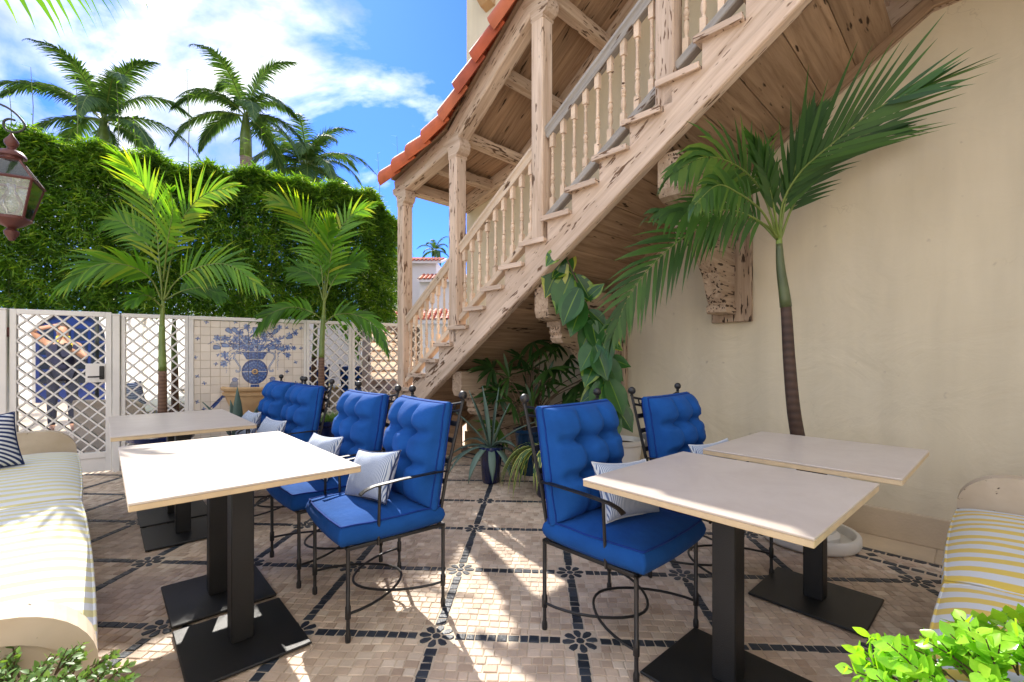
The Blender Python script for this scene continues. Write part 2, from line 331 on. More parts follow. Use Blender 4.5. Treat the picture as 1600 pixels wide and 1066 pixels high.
def trunkmat(name, c1, c2, rings=55):
    m, nt, b = newmat(name); N = nt.nodes.new; L = nt.links.new
    tc = N('ShaderNodeTexCoord'); wv = N('ShaderNodeTexWave'); wv.bands_direction = 'Z'; wv.inputs['Scale'].default_value = rings/6.28; wv.inputs['Distortion'].default_value = 1.5; wv.inputs['Detail'].default_value = 3
    L(tc.outputs['Object'], wv.inputs[0])
    n = N('ShaderNodeTexNoise'); n.inputs['Scale'].default_value = 5; n.inputs['Detail'].default_value = 5; L(tc.outputs['Object'], n.inputs[0])
    ad = N('ShaderNodeMath'); ad.operation = 'MULTIPLY_ADD'; ad.inputs[1].default_value = .35; L(wv.outputs['Fac'], ad.inputs[0]); L(n.outputs[0], ad.inputs[2])
    r = N('ShaderNodeValToRGB'); r.color_ramp.elements[0].position = .4; r.color_ramp.elements[1].position = .85; r.color_ramp.elements[0].color = (*c1, 1); r.color_ramp.elements[1].color = (*c2, 1)
    L(ad.outputs[0], r.inputs[0]); L(r.outputs[0], b.inputs['Base Color']); b.inputs['Roughness'].default_value = .7
    bp = N('ShaderNodeBump'); bp.inputs['Strength'].default_value = .5; bp.inputs['Distance'].default_value = .004; L(wv.outputs['Fac'], bp.inputs['Height']); L(bp.outputs[0], b.inputs['Normal'])
trunkmat('palm_trunk', (.085, .042, .025), (.17, .095, .06))
trunkmat('dark_trunk', (.045, .026, .018), (.085, .048, .032), rings=40)
pmat('olive_shaft', (.085, .105, .04), rough=.4, var=.35, scale=4)
trunkmat('royal_trunk', (.22, .15, .11), (.34, .25, .19), rings=25)
pmat('stem_brown', (.10, .06, .03), rough=.7, var=.25)
pmat('bamboo_culm', (.12, .16, .04), rough=.5, var=.35, scale=3)
def fabric(name, col, rough=.85, weave=900, var=.06, sheen=.25):
    m = pmat(name, col, rough=rough, var=.13, scale=9, bump=.42, bscale=24, spec=.2)
    b = m.node_tree.nodes['Principled BSDF']; b.inputs['Sheen Weight'].default_value = sheen; b.inputs['Sheen Roughness'].default_value = .4
    return m
fabric('blue_canvas', (.009, .074, .29), rough=.9, sheen=.02)
fabric('blue_piping', (.005, .035, .22), sheen=.05)
fabric('white_piping', (.62, .66, .72)); fabric('navy_piping', (.02, .035, .10))
def stripes(name, c1, c2, period, duty=.5, axis=0, edge=.06, rough=.85, wob=0.0, coord='Object', sheen=.2, third=None):
    m, nt, b = newmat(name); N = nt.nodes.new; L = nt.links.new
    tc = N('ShaderNodeTexCoord'); sp = N('ShaderNodeSeparateXYZ')
    nn = N('ShaderNodeTexNoise'); nn.inputs['Scale'].default_value = 3; L(tc.outputs[coord], nn.inputs[0])
    L(tc.outputs[coord], sp.inputs[0])
    a = N('ShaderNodeMath'); a.operation = 'MULTIPLY_ADD'; a.inputs[1].default_value = wob; L(nn.outputs[0], a.inputs[0]); L(sp.outputs[axis], a.inputs[2])
    d = N('ShaderNodeMath'); d.operation = 'DIVIDE'; d.inputs[1].default_value = period; L(a.outputs[0], d.inputs[0])
    fr = N('ShaderNodeMath'); fr.operation = 'FRACT'; L(d.outputs[0], fr.inputs[0])
    r = N('ShaderNodeValToRGB'); e = r.color_ramp.elements; e[0].position = 0; e[0].color = (*c1, 1); e[1].position = duty-edge; e[1].color = (*c1, 1)
    x = e.new(duty); x.color = (*c2, 1); x = e.new(1-edge); x.color = (*c2, 1); x = e.new(1.0); x.color = (*c1, 1)
    L(fr.outputs[0], r.inputs[0]); L(r.outputs[0], b.inputs['Base Color'])
    b.inputs['Roughness'].default_value = rough; b.inputs['Specular IOR Level'].default_value = .2; b.inputs['Sheen Weight'].default_value = sheen
    n2 = N('ShaderNodeTexNoise'); n2.inputs['Scale'].default_value = 9; n2.inputs['Detail'].default_value = 5; L(tc.outputs['Object'], n2.inputs[0])
    bp = N('ShaderNodeBump'); bp.inputs['Strength'].default_value = .35; bp.inputs['Distance'].default_value = .012; L(n2.outputs[0], bp.inputs['Height']); L(bp.outputs[0], b.inputs['Normal'])
    return m
stripes('yellow_stripe', (.68, .50, .09), (.60, .63, .66), .094, duty=.47, axis=0, edge=.04)
stripes('pale_yellow_stripe', (.66, .60, .28), (.66, .68, .69), .094, duty=.47, axis=0, edge=.05)
stripes('ticking', (.52, .58, .67), (.11, .16, .30), .0072, duty=.6, axis=0, edge=.12)
def wavepillow():
    m, nt, b = newmat('navy_wave'); N = nt.nodes.new; L = nt.links.new
    tc = N('ShaderNodeTexCoord'); mp = N('ShaderNodeMapping'); mp.inputs['Location'].default_value = (.0, .22, .2); L(tc.outputs['Object'], mp.inputs[0])
    wv = N('ShaderNodeTexWave'); wv.wave_type = 'RINGS'; wv.rings_direction = 'Z'; wv.inputs['Scale'].default_value = 13; wv.inputs['Distortion'].default_value = 3.0; wv.inputs['Detail'].default_value = 0; wv.inputs['Detail Scale'].default_value = .5
    L(mp.outputs[0], wv.inputs[0]); r = N('ShaderNodeValToRGB'); r.color_ramp.elements[0].position = .48; r.color_ramp.elements[1].position = .54
    r.color_ramp.elements[0].color = (.012, .03, .11, 1); r.color_ramp.elements[1].color = (.62, .65, .68, 1); L(wv.outputs['Fac'], r.inputs[0]); L(r.outputs[0], b.inputs['Base Color']); b.inputs['Roughness'].default_value = .85
wavepillow()
def tablemat():
    m, nt, b = newmat('quartz_top'); N = nt.nodes.new; L = nt.links.new
    tc = N('ShaderNodeTexCoord')
    n = N('ShaderNodeTexNoise'); n.inputs['Scale'].default_value = 4; n.inputs['Detail'].default_value = 9; n.inputs['Roughness'].default_value = .7; n.inputs['Distortion'].default_value = .8; L(tc.outputs['Object'], n.inputs[0])
    r = N('ShaderNodeValToRGB'); e = r.color_ramp.elements; e[0].position = .35; e[0].color = (.54, .465, .40, 1); e[1].position = .62; e[1].color = (.60, .53, .46, 1); L(n.outputs[0], r.inputs[0])
    v = N('ShaderNodeTexVoronoi'); v.feature = 'DISTANCE_TO_EDGE'; v.inputs['Scale'].default_value = 3; L(n.outputs['Color'], v.inputs[0])
    mr = N('ShaderNodeMapRange'); mr.inputs[1].default_value = .0; mr.inputs[2].default_value = .02; mr.inputs[3].default_value = .12; mr.inputs[4].default_value = 0; L(v.outputs['Distance'], mr.inputs[0])
    mx = N('ShaderNodeMix'); mx.data_type = 'RGBA'; mx.inputs[7].default_value = (.70, .66, .6, 1); L(mr.outputs[0], mx.inputs[0]); L(r.outputs[0], mx.inputs[6]); L(mx.outputs[2], b.inputs['Base Color'])
    b.inputs['Roughness'].default_value = .32; b.inputs['Specular IOR Level'].default_value = .45
    n2 = N('ShaderNodeTexNoise'); n2.inputs['Scale'].default_value = 5; L(tc.outputs['Object'], n2.inputs[0])
    mr2 = N('ShaderNodeMapRange'); mr2.inputs[3].default_value = .25; mr2.inputs[4].default_value = .5; L(n2.outputs[0], mr2.inputs[0]); L(mr2.outputs[0], b.inputs['Roughness'])
tablemat()
pmat('wood_edge', (.62, .48, .30), rough=.5, var=.08, scale=20)
def glassmat():
    m, nt, b = newmat('lantern_glass'); N = nt.nodes.new; L = nt.links.new
    tr = N('ShaderNodeBsdfTransparent'); tr.inputs[0].default_value = (.95, .98, .98, 1); gl = N('ShaderNodeBsdfGlossy'); gl.inputs['Roughness'].default_value = .05
    fr = N('ShaderNodeFresnel'); fr.inputs[0].default_value = 1.5; ms = N('ShaderNodeMixShader'); ad = N('ShaderNodeMath'); ad.operation = 'MULTIPLY_ADD'; ad.inputs[1].default_value = 1.2; ad.inputs[2].default_value = .04; ad.use_clamp = True
    L(fr.outputs[0], ad.inputs[0]); df = N('ShaderNodeBsdfDiffuse'); df.inputs[0].default_value = (.7, .75, .75, 1); m2 = N('ShaderNodeMixShader'); m2.inputs[0].default_value = .025
    L(tr.outputs[0], m2.inputs[1]); L(df.outputs[0], m2.inputs[2]); L(ad.outputs[0], ms.inputs[0]); L(m2.outputs[0], ms.inputs[1]); L(gl.outputs[0], ms.inputs[2]); L(ms.outputs[0], nt.nodes['Material Output'].inputs[0])
    m, nt, b = newmat('mirror'); b.inputs['Base Color'].default_value = (.86, .88, .88, 1); b.inputs['Metallic'].default_value = 1; b.inputs['Roughness'].default_value = .015
glassmat()
def travertine():
    m, nt, b = newmat('bench_stone'); N = nt.nodes.new; L = nt.links.new
    tc = N('ShaderNodeTexCoord'); n = N('ShaderNodeTexNoise'); n.inputs['Scale'].default_value = 6; n.inputs['Detail'].default_value = 6; L(tc.outputs['Object'], n.inputs[0])
    r = N('ShaderNodeValToRGB'); r.color_ramp.elements[0].position = .35; r.color_ramp.elements[1].position = .65; r.color_ramp.elements[0].color = (.50, .40, .28, 1); r.color_ramp.elements[1].color = (.60, .50, .38, 1); L(n.outputs[0], r.inputs[0])
    v = N('ShaderNodeTexNoise'); v.inputs['Scale'].default_value = 55; v.inputs['Detail'].default_value = 2; L(tc.outputs['Object'], v.inputs[0])
    mr = N('ShaderNodeMapRange'); mr.inputs[1].default_value = .71; mr.inputs[2].default_value = .75; L(v.outputs[0], mr.inputs[0])
    mx = N('ShaderNodeMix'); mx.data_type = 'RGBA'; mx.inputs[7].default_value = (.14, .10, .07, 1); L(mr.outputs[0], mx.inputs[0]); L(r.outputs[0], mx.inputs[6]); L(mx.outputs[2], b.inputs['Base Color'])
    bp = N('ShaderNodeBump'); bp.inputs['Strength'].default_value = .6; bp.inputs['Distance'].default_value = -.004; L(mr.outputs[0], bp.inputs['Height']); L(bp.outputs[0], b.inputs['Normal']); b.inputs['Roughness'].default_value = .75
travertine()
def set_tone(me, vals):
    a = me.attributes.new('tone', 'FLOAT', 'FACE'); a.data.foreach_set('value', vals)
# ================================================================== SETTING
def sheet(name, x0, x1, y0, y1, z, mat, n=1):
    mb = MB(); mb.add([(x0, y0, z), (x1, y0, z), (x1, y1, z), (x0, y1, z)], [(0, 1, 2, 3)]); return tag(mb.build(name, MAT[mat], fixn=False), kind='structure')
pmat('lawn_ground', (.10, .13, .05), rough=.95, var=.3, scale=.3)
sheet('ground', -400, 400, -400, 400, -.05, 'lawn_ground')
floor = sheet('patio_floor', -14, 8, -12, 9, -.003, 'grout')
# --- cobble mosaic: square grid of slate bands with a flower at each crossing
GX = Vector((.9985, -.055, 0)).normalized(); GY = Vector((.055, .9985, 0)).normalized(); G0 = Vector((-.329, 1.992, 0)); GC = .622
def in_floor(p):
    t = WALL_D+p.x*Nn.x+p.y*Nn.y; s = p.x*U.x+p.y*U.y
    if t < .33 or t > 5.0: return False
    if p.y > FA-.02+FB*p.x: return False
    if p.y < -1.0 or p.y > 7 or p.x < -6.2 or p.x > 3.3: return False
    return s < 2.2
def stone(poly, h=.006, rnd=.16):
    """poly: outline in floor metres -> verts, faces of a worn stone with a soft shoulder"""
    n = len(poly); c = sum(poly, Vector((0, 0, 0)))/n; vs = []
    tx = R.uniform(-.018, .018); ty = R.uniform(-.018, .018); dz = R.uniform(-.0012, .001)
    for k, (f, z) in enumerate(((1, -.006), (.985, h*.45-.004), (.86, h-.0055))):
        for p in poly:
            q = c+(p-c)*f; vs.append((q.x, q.y, z+dz*(k > 0)+((q-c).x*tx+(q-c).y*ty)*(k > 0)))
    fs = [tuple(2*n+i for i in range(n))]
    for k in (0, 1):
        for i in range(n): fs.append((k*n+i, k*n+(i+1) % n, (k+1)*n+(i+1) % n, (k+1)*n+i))
    return vs, fs
stones = {'b': [], 's': []}
def addstone(kind, poly):
    c = sum(poly, Vector((0, 0, 0)))/len(poly)
    if in_floor(c): stones[kind].append((c, poly))
def gp(o, x, y): return o+GX*x+GY*y
def jit(a): return R.uniform(-a, a)
for i in range(-11, 8):
    for j in range(-6, 10):
        o = G0+GX*(i*GC)+GY*(j*GC); cc = gp(o, GC/2, GC/2)
        if not (-6.6 < cc.x < 3.6 and -1.4 < cc.y < 7.4): continue
        # flower at the node
        a0 = jit(.2); N8 = 8
        addstone('s', [gp(o, .019*math.cos(2*math.pi*k/7)+jit(.001), .019*math.sin(2*math.pi*k/7)) for k in range(7)])
        for k in range(N8):
            a = a0+2*math.pi*k/N8; d = math.pi/N8
            pl = []
            for rr, da in ((.026, -.6), (.055, -.78), (.074, -.45), (.078, .0), (.074, .45), (.055, .78), (.026, .6)):
                rr *= R.uniform(.96, 1.04); pl.append(gp(o, rr*math.cos(a+da*d), rr*math.sin(a+da*d)))
            addstone('s', pl)
        # band stones
        for ax in (0, 1):
            q0, q1 = .084, GC-.084; m = 10; cuts = [q0+(q1-q0)*k/m+(jit(.006) if 0 < k < m else 0) for k in range(m+1)]
            for k in range(m):
                a, b = cuts[k]+.0022, cuts[k+1]-.0022; h = .021+jit(.002)
                pl = [(a+jit(.002), -h+jit(.002)), (b+jit(.002), -h+jit(.002)), (b+jit(.002), h+jit(.002)), (a+jit(.002), h+jit(.002))]
                addstone('s', [gp(o, *(p if ax == 0 else (p[1], p[0]))) for p in (pl if ax == 0 else pl[::-1])])
        # beige field, courses bowed and uneven
        lo, hi = .027, GC-.027; nr = 12; ph = R.uniform(0, 6); amp = R.uniform(.002, .006)
        ys = [lo+(hi-lo)*k/nr for k in range(nr+1)]
        def wy(x, y): return y+(amp*math.sin(x*9+ph)*min(1, (y-lo)/.05, (hi-y)/.05) if lo < y < hi else 0)
        for r_ in range(nr):
            nc = R.choice((11, 12, 12, 13)); xs = [lo+(hi-lo)*(k+(0 if k in (0, nc) else jit(.22)))/nc for k in range(nc+1)]
            for k in range(nc):
                g = .0019; x0, x1 = xs[k]+g, xs[k+1]-g; y0, y1 = ys[r_]+g, ys[r_+1]-g
                pl = [(x0+jit(.0016), wy(x0, y0)+jit(.0014)), (x1+jit(.0016), wy(x1, y0)+jit(.0014)), (x1+jit(.0016), wy(x1, y1)+jit(.0014)), (x0+jit(.0016), wy(x0, y1)+jit(.0014))]
                mx_, my_ = (x0+x1)/2, (y0+y1)/2
                if any(math.hypot(mx_-a, my_-b) < .088 for a in (0, GC) for b in (0, GC)): continue
                addstone('b', [gp(o, *p) for p in pl])
# the double slate edging along the stair wall
stones['s'] = [s_ for s_ in stones['s'] if not (.43 < WALL_D+s_[0].x*Nn.x+s_[0].y*Nn.y < .50) and WALL_D+s_[0].x*Nn.x+s_[0].y*Nn.y > .37]
stones['b'] = [s_ for s_ in stones['b'] if not (.435 < WALL_D+s_[0].x*Nn.x+s_[0].y*Nn.y < .51) and WALL_D+s_[0].x*Nn.x+s_[0].y*Nn.y > .355]
s_ = -6.2
while s_ < 2.2:
    ln = .062+jit(.01)
    for tt, hh in ((.318, .020), (.475, .019)):
        pl = [SP(s_+.004, tt-hh, 0), SP(s_+.004, tt+hh, 0), SP(s_+ln-.004, tt+hh+jit(.002), 0), SP(s_+ln-.004, tt-hh+jit(.002), 0)][::-1]
        stones['s'].append((SP(s_+ln/2, tt, 0), pl))
    s_ += ln
def fpx(c):
    if c.y < .5: return None
    px = 800+c.x*F/c.y; py = 557+CAMH*F/c.y
    return (px, py) if (0 < px < 1600 and py < 1066) else None
for kind, nm, mt in (('b', 'limestone_cobble', 'cobble_beige'), ('s', 'slate_cobble', 'cobble_slate')):
    L_ = stones[kind]; vis = sorted([x for x in L_ if fpx(x[0])], key=lambda x: x[0].y)[:298]; ids = set(id(x) for x in vis)
    for c, pl in vis:
        vs, fs = stone([p-c for p in pl]); me = bpy.data.meshes.new(nm); me.from_pydata(vs, [], fs); set_tone(me, [R.random()]*len(fs))
        mobj(nm, me, MAT[mt], floor, Matrix.Translation(c))
    V = []; Fs = []; T = []
    for x in L_:
        if id(x) in ids: continue
        vs, fs = stone(x[1]); b = len(V); V += vs; Fs += [tuple(b+i for i in f) for f in fs]; T += [R.random()]*len(fs)
    me = bpy.data.meshes.new(nm+'s'); me.from_pydata(V, [], Fs); set_tone(me, T)
    tag(mobj(nm+'s', me, MAT[mt], floor), kind='stuff')
# smooth limestone strip between the edging and the wall
for k in range(12):
    a = -6.2+k*.75; M = frame(SP(a, .155, 0), U); mb = MB(); mb.cbox(.002, .748, -.142, .142, -.01, .003, .002)
    mb.build('border_slab', MAT['sandstone'], floor, M)

# --- stair wall (house wall that carries the stairs)
S0, S1 = -4.98, 2.6
def wallbox(name, s0, s1, t0, t1, z0, z1, mat, parent=None, c=.01):
    M = frame(SP(s0, 0, 0), U); mb = MB(); mb.cbox(0, s1-s0, -t1, -t0, z0, z1, c); return mb.build(name, MAT[mat], parent, M)
house = wallbox('house_wall', S0, 9.0, -6.0, 0, -.02, 9.5, 'stucco', c=.03)
tag(house, 'tall cream plastered house wall behind the wooden staircase', 'house wall')
for k, (a, b) in enumerate([(-4.97+.82*i, -4.97+.82*(i+1)) for i in range(9)]):
    M = frame(SP(a, 0, 0), U); mb = MB(); mb.cbox(.0015, b-a-.0015, -.022, .02, .003, .195, .004); mb.build('baseboard_slab', MAT['sandstone'], house, M)
# carved stone bracket high on the wall
mb = MB(); mb.prism([(0, 6.4), (.0, 5.72), (.10, 5.75), (.20, 5.84), (.22, 5.95), (.30, 6.02), (.36, 6.15), (.36, 6.4)], -.09, .09, 'x', T=Matrix.Identity(4))
M = frame(SP(-4.45, 0, 0), U); Mr = M @ Matrix.Rotation(math.pi, 4, 'Z')
b_ = mb.build('corbel', MAT['fountain_stone'], None, Mr)
tag(b_, 'carved stone corbel high on the house wall above the tiled stair roof', 'corbel')
# small grey outlet box on the wall near the floor
M = frame(SP(-2.22, 0, .42), U); mb = MB(); mb.cbox(-.045, .045, -.05, 0, -.065, .065, .008); o = mb.build('outlet_box', MAT['grey_plastic'], None, M)
tag(o, 'small grey electrical outlet box low on the cream wall', 'outlet box')

# ================================================================== STAIRCASE
st = thing('staircase', 'weathered wooden outdoor staircase with turned balusters and terracotta tile roof', 'staircase', Matrix.Translation(SP(-5.8, .56, 0)))
RIS, GO, W = .167, .2546, 1.12
def nose(k): return -4.541+(k-6)*GO
def zt(k): return RIS*k+.02
def zb(s): return 3.547+.656*s            # underside of the stringers
def znose(s): return zt(6)+.656*(s+4.541)
KT = 23
def stringer(name, t0, t1):
    poly = []
    for k in range(1, KT+1):
        poly += [(nose(k)+.02, zt(k-1)-.032 if k > 1 else 0), (nose(k)+.02, zt(k)-.032)]
    poly += [(2.6, zt(KT)-.032), (2.6, 3.40), (-.22, 3.40), (-5.40, 0.0)]
    # local frame follows the slope so that the grain does
    d = Vector((1, 0, .656)).normalized(); up = Vector((0, 0, 1))
    M = frame(SP(-5.4, t1, 0), (U*d.x+Vector((0, 0, d.z))))
    Mi = M.inverted(); mb = MB(); vs = []
    for t in (t1, t0):
        for s, z in poly: vs.append(Mi @ SP(s, t, z))
    n = len(poly); mb.add(vs, [tuple(range(n)), tuple(range(n, 2*n))[::-1]]+[(i, i+n, (i+1) % n+n, (i+1) % n) for i in range(n)])
    return mb.build(name, MAT['cypress_light'], st, M)
stringer('stringer', W-.055, W); stringer('stringer', .0, .05)
# lower edge board on the outer face, a little proud
M0 = SP(-5.40, W+.006, 0.05)
def slopebeam(name, s0, s1, t, zf, wd, ht, mat, c=.006, off=0):
    return beam(name, SP(s0, t, zf(s0)+off), SP(s1, t, zf(s1)+off), wd, ht, MAT[mat], st, c=c)
slopebeam('stringer_edge', -5.30, -.22, W-.02, zb, .075, .085, 'cypress_light', off=.052)
slopebeam('wall_ledger', -5.30, -.22, .065, zb, .030, .09, 'cypress_plank', off=.035)
beam('wall_ledger', SP(-.22, .065, 3.435), SP(2.6, .065, 3.435), .030, .09, MAT['cypress_plank'], st)
for k in range(1, KT+1):
    s0 = nose(k); a = s0-.018; b = s0+GO+.012 if k < KT else s0+GO
    beam('tread', SP(a+(b-a)/2, .0, zt(k)-.016), SP(a+(b-a)/2, W+.030, zt(k)-.016), b-a, .032, MAT['cypress_light' if k % 3 else 'cypress_beam'], st, c=.004)
    # end return strip: grain along the tread's width
    beam('tread_return', SP(a-.004, W+.038, zt(k)-.018), SP(b+.004, W+.038, zt(k)-.018), .016, .042, MAT['cypress_light'], st, c=.003)
    beam('riser', SP(s0+.03, .05, zt(k)-.032-(RIS-.032)/2), SP(s0+.03, W-.055, zt(k)-.032-(RIS-.032)/2), .018, RIS-.034, MAT['cypress_light'], st, c=.002)
n = 14
for i in range(n):
    a = nose(KT)+GO+(2.6-nose(KT)-GO)*i/n; beam('landing_board', SP(a+.1, 0, zt(KT)-.016), SP(a+.1, W+.03, zt(KT)-.016), .196, .03, MAT['cypress_light'], st)
# soffit planks across the width
s_ = -5.25; i = 0
while s_ < 2.5:
    wdt = R.uniform(.17, .24); c_ = s_+wdt/2
    if s_+wdt < -.2 or s_ > -.2:
        z = zb(c_)+.062 if c_ < -.21 else 3.455
        if s_+wdt > -.25 and c_ < -.2: s_ += .02
        d = (U*1+Vector((0, 0, .656))) if c_ < -.21 else U
        x = SP(c_, W-.05, z)-SP(c_, .08, z); M = frame(SP(c_, .055, z), x, up=Vector((0, 0, 1)) if c_ > -.21 else x.cross(d)*-1 if x.cross(d).z < 0 else x.cross(d))
        sl = 1.196 if c_ < -.21 else 1; mb = MB(); mb.cbox(0, W-.11, -wdt*sl/2+.0015, wdt*sl/2-.0015, -.012+R.uniform(0, .002), .010, .003)
        mb.build('soffit_plank', MAT['cypress_plank'], st, M)
        i += 1
    else: s_ = -.199; continue
    s_ += wdt
# posts
PS = [-4.80, -3.775, -2.606, -1.465, -.32, .85]
def zr(s):   # top line of the eaves beam
    if s < -3.86: return 3.349+.2*(s+4.88)
    if s < -.2: return 3.553+.68*(s+3.86)
    return 3.553+.68*3.66
PW = .132
for i, s in enumerate(PS):
    k = min(KT, int(math.floor((s-.066-nose(1))/GO))+1); zb0 = zt(k) if s < nose(KT) else zt(KT)
    top = zr(s)-.235
    p = beam('post', SP(s, W-.066, zb0), SP(s, W-.066, top+.03), PW, PW, MAT['cypress_light' if i != 2 else 'cypress_beam'], st, up=Nn, c=.010)
    # capital: concave flare on the low side, rounded roll on the high side
    mb = MB(); prof = [(-.066, .0), (.064, .0), (.072, .008), (.072, .022), (.066, .03), (.10, .045), (.122, .075), (.128, .115), (.118, .155), (.10, .175), (.10, .26), (-.17, .20 if s > -4 else .235), (-.15, .165), (-.115, .15), (-.085, .12), (-.068, .07)]
    mb.prism(prof, -.069, .069, 'y'); mb.build('capital', MAT['cypress_beam'], p, frame(SP(s, W-.067, top-.14), U))
# handrails and bottom rails between posts
RAILT = W-.066
bal_prof = [(.0, 0), (.019, 0), (.019, .0), (.0, .0)]
def baluster_mesh(H):
    mb = MB(); q = .020
    mb.cbox(-q, q, -q, q, 0, .115, .002); mb.cbox(-q, q, -q, q, H-.13, H, .002)
    z0, z1 = .115, H-.13; L_ = z1-z0
    pr = [(.008, 0), (.013, .01), (.011, .03), (.009, .05), (.013, .08), (.0175, .14), (.0155, .22), (.010, .28), (.016, .30), (.016, .315), (.0105, .33), (.0175, .37), (.0185, .40), (.013, .44), (.0095, .455), (.0145, .47), (.0145, .485), (.0105, .50), (.0115, .56), (.0095, .80), (.009, .85), (.0135, .87), (.0135, .885), (.009, .90), (.0105, .95), (.015, .985), (.008, 1.0)]
    mb.lathe([(r*1.12, z0+z*L_) for r, z in pr], 10)
    return mb
def zhr(s): return znose(s)+.795
for a, b in zip(PS[:-1], PS[1:]):
    if a < nose(KT):
        b2 = min(b, 9); f = (lambda s: znose(min(s, nose(KT)))) 
    zA, zB = znose(min(a, nose(KT))), znose(min(b, nose(KT)+.0))
    if a > nose(KT): zA = zt(KT)
    grey = a in (-2.606, ); m = MAT['wood_grey'] if grey else MAT['cypress_rail']
    r0 = SP(a+.06, RAILT, zA+.742+.656*.06*(zA != zB)); r1 = SP(b-.06, RAILT, zB+.742-.656*.06*(zA != zB))
    M = frame(r0, r1-r0); L_ = (r1-r0).length; mb = MB()
    prof = [(-.030, -.055), (.030, -.055), (.034, -.030), (.026, -.018), (.030, .0), (.040, .012), (.040, .034), (.022, .046), (-.022, .046), (-.040, .034), (-.040, .012), (-.030, .0), (-.026, -.018), (-.034, -.030)]
    mb.prism(prof, 0, L_, 'x'); mb.build('handrail', m, st, M)
    q0 = SP(a+.06, RAILT, zA+.03+.656*.06*(zA != zB)); q1 = SP(b-.06, RAILT, zB+.03-.656*.06*(zA != zB))
    beam('bottom_rail', q0, q1, .075, .055, MAT['wood_grey'] if (a > -2.7) else MAT['cypress_rail'], st, c=.006)
    nb = 9 if b-a > 1.1 else 8
    H = .742-.03-.05
    me = None
    for i in range(nb):
        s = a+.066+(b-a-.132)*(i+.5)/nb; fz = zA+(zB-zA)*(s-a)/(b-a)
        if me is None: me = baluster_mesh(.66).mesh('baluster', 'auto')
        M = Matrix.Translation(SP(s, RAILT, fz+.045)) @ frame(Vector(), U) @ Matrix.Rotation(R.uniform(-.06, .06), 4, 'Z')
        mobj('baluster', me, MAT['cypress_baluster'], st, M)
# cantilever brackets under the posts: a deep stepped timber from the wall to the outer stringer, with a wall plate
for s in PS[:-1]:
    if s < -4 or s > -1: continue
    zs = zb(s-.08)+.02; hw = .075
    br = beam('wall_plate', SP(s+.03, .034, zs-1.06 if s > -3 else .35), SP(s+.03, .034, zs+.05), .31, .055, MAT['cypress_pecky'], st, up=Nn, c=.006)
    def out(name, poly, wd, mat='cypress_pecky'):
        mb = MB(); mb.prism(poly, -wd, wd, 'y'); M = frame(SP(s, .062, zs), Nn)
        return mb.build(name, MAT[mat], br, M)
    E = W-.12
    zz = .28 if s > -3.4 else .25
    out('bracket_arm', [(0, .02), (E, .02), (E, -zz+.07), (E-.02, -zz+.02), (E-.07, -zz), (E-.16, -zz-.005), (E-.16, -zz-.05), (.0, -zz-.05)], hw)
    out('bracket_scroll', [(0, -zz-.05), (E-.18, -zz-.05), (E-.175, -zz-.10), (E-.20, -zz-.125), (E-.185, -zz-.15), (E-.22, -zz-.19), (E-.32, -zz-.20), (E-.48, -zz-.26), (.33, -zz-.42), (.24, -zz-.60), (.20, -.93), (0, -.93)], hw-.012)
    out('bracket_foot', [(0, -.93), (.20, -.93), (.215, -.945), (.215, -.99), (.19, -1.0), (0, -1.0)], hw)
# timber cheek closing the space under the low end
beam('cheek_panel', SP(-5.3, .55, .25), SP(-4.35, .55, .25), .03, .5, MAT['cypress_plank'], st)
# roof over the stairs
rf_parent = slopebeam('eaves_beam', -4.93, -3.86, W-.075, zr, .15, .20, 'cypress_beam', off=-.115, c=.012)
slopebeam('eaves_beam', -3.86, -.2, W-.075, zr, .15, .20, 'cypress_beam', off=-.125, c=.012)
beam('eaves_beam', SP(-.2, W-.075, zr(0)-.115), SP(2.6, W-.075, zr(0)-.115), .15, .20, MAT['cypress_beam'], st)
slopebeam('wall_beam', -4.93, -3.86, .07, zr, .13, .17, 'cypress_beam', off=-.09)
slopebeam('wall_beam', -3.86, -.2, .07, zr, .13, .17, 'cypress_beam', off=-.10)
cross = [-4.85, -4.32, -3.78, -3.19, -2.6, -2.03, -1.46, -.9, -.34, .4, 1.2, 2.0]
for s in cross:
    lo_ = -.10
    beam('crossbeam', SP(s, .13, zr(s)+lo_), SP(s, W-.15, zr(s)+lo_), .11 if s > -4.8 else .14, .11 if s > -4.8 else .13, MAT['cypress_beam'], st, c=.008)
# roof boards (run with the slope) seen from below
roof = None
for seg, (a, b) in enumerate(((-4.96, -3.86), (-3.86, -.2), (-.2, 2.6))):
    nb = 6
    for i in range(nb):
        t = .02+(W+.01)*(i+.5)/nb
        o = beam('roof_board', SP(a, t, zr(a)+.012-(.0 if seg < 1 else .0)), SP(b, t, zr(b)+.012), (W+.01)/nb-.003, .022, MAT['cypress_plank'], st, c=.003)
        if roof is None: roof = o
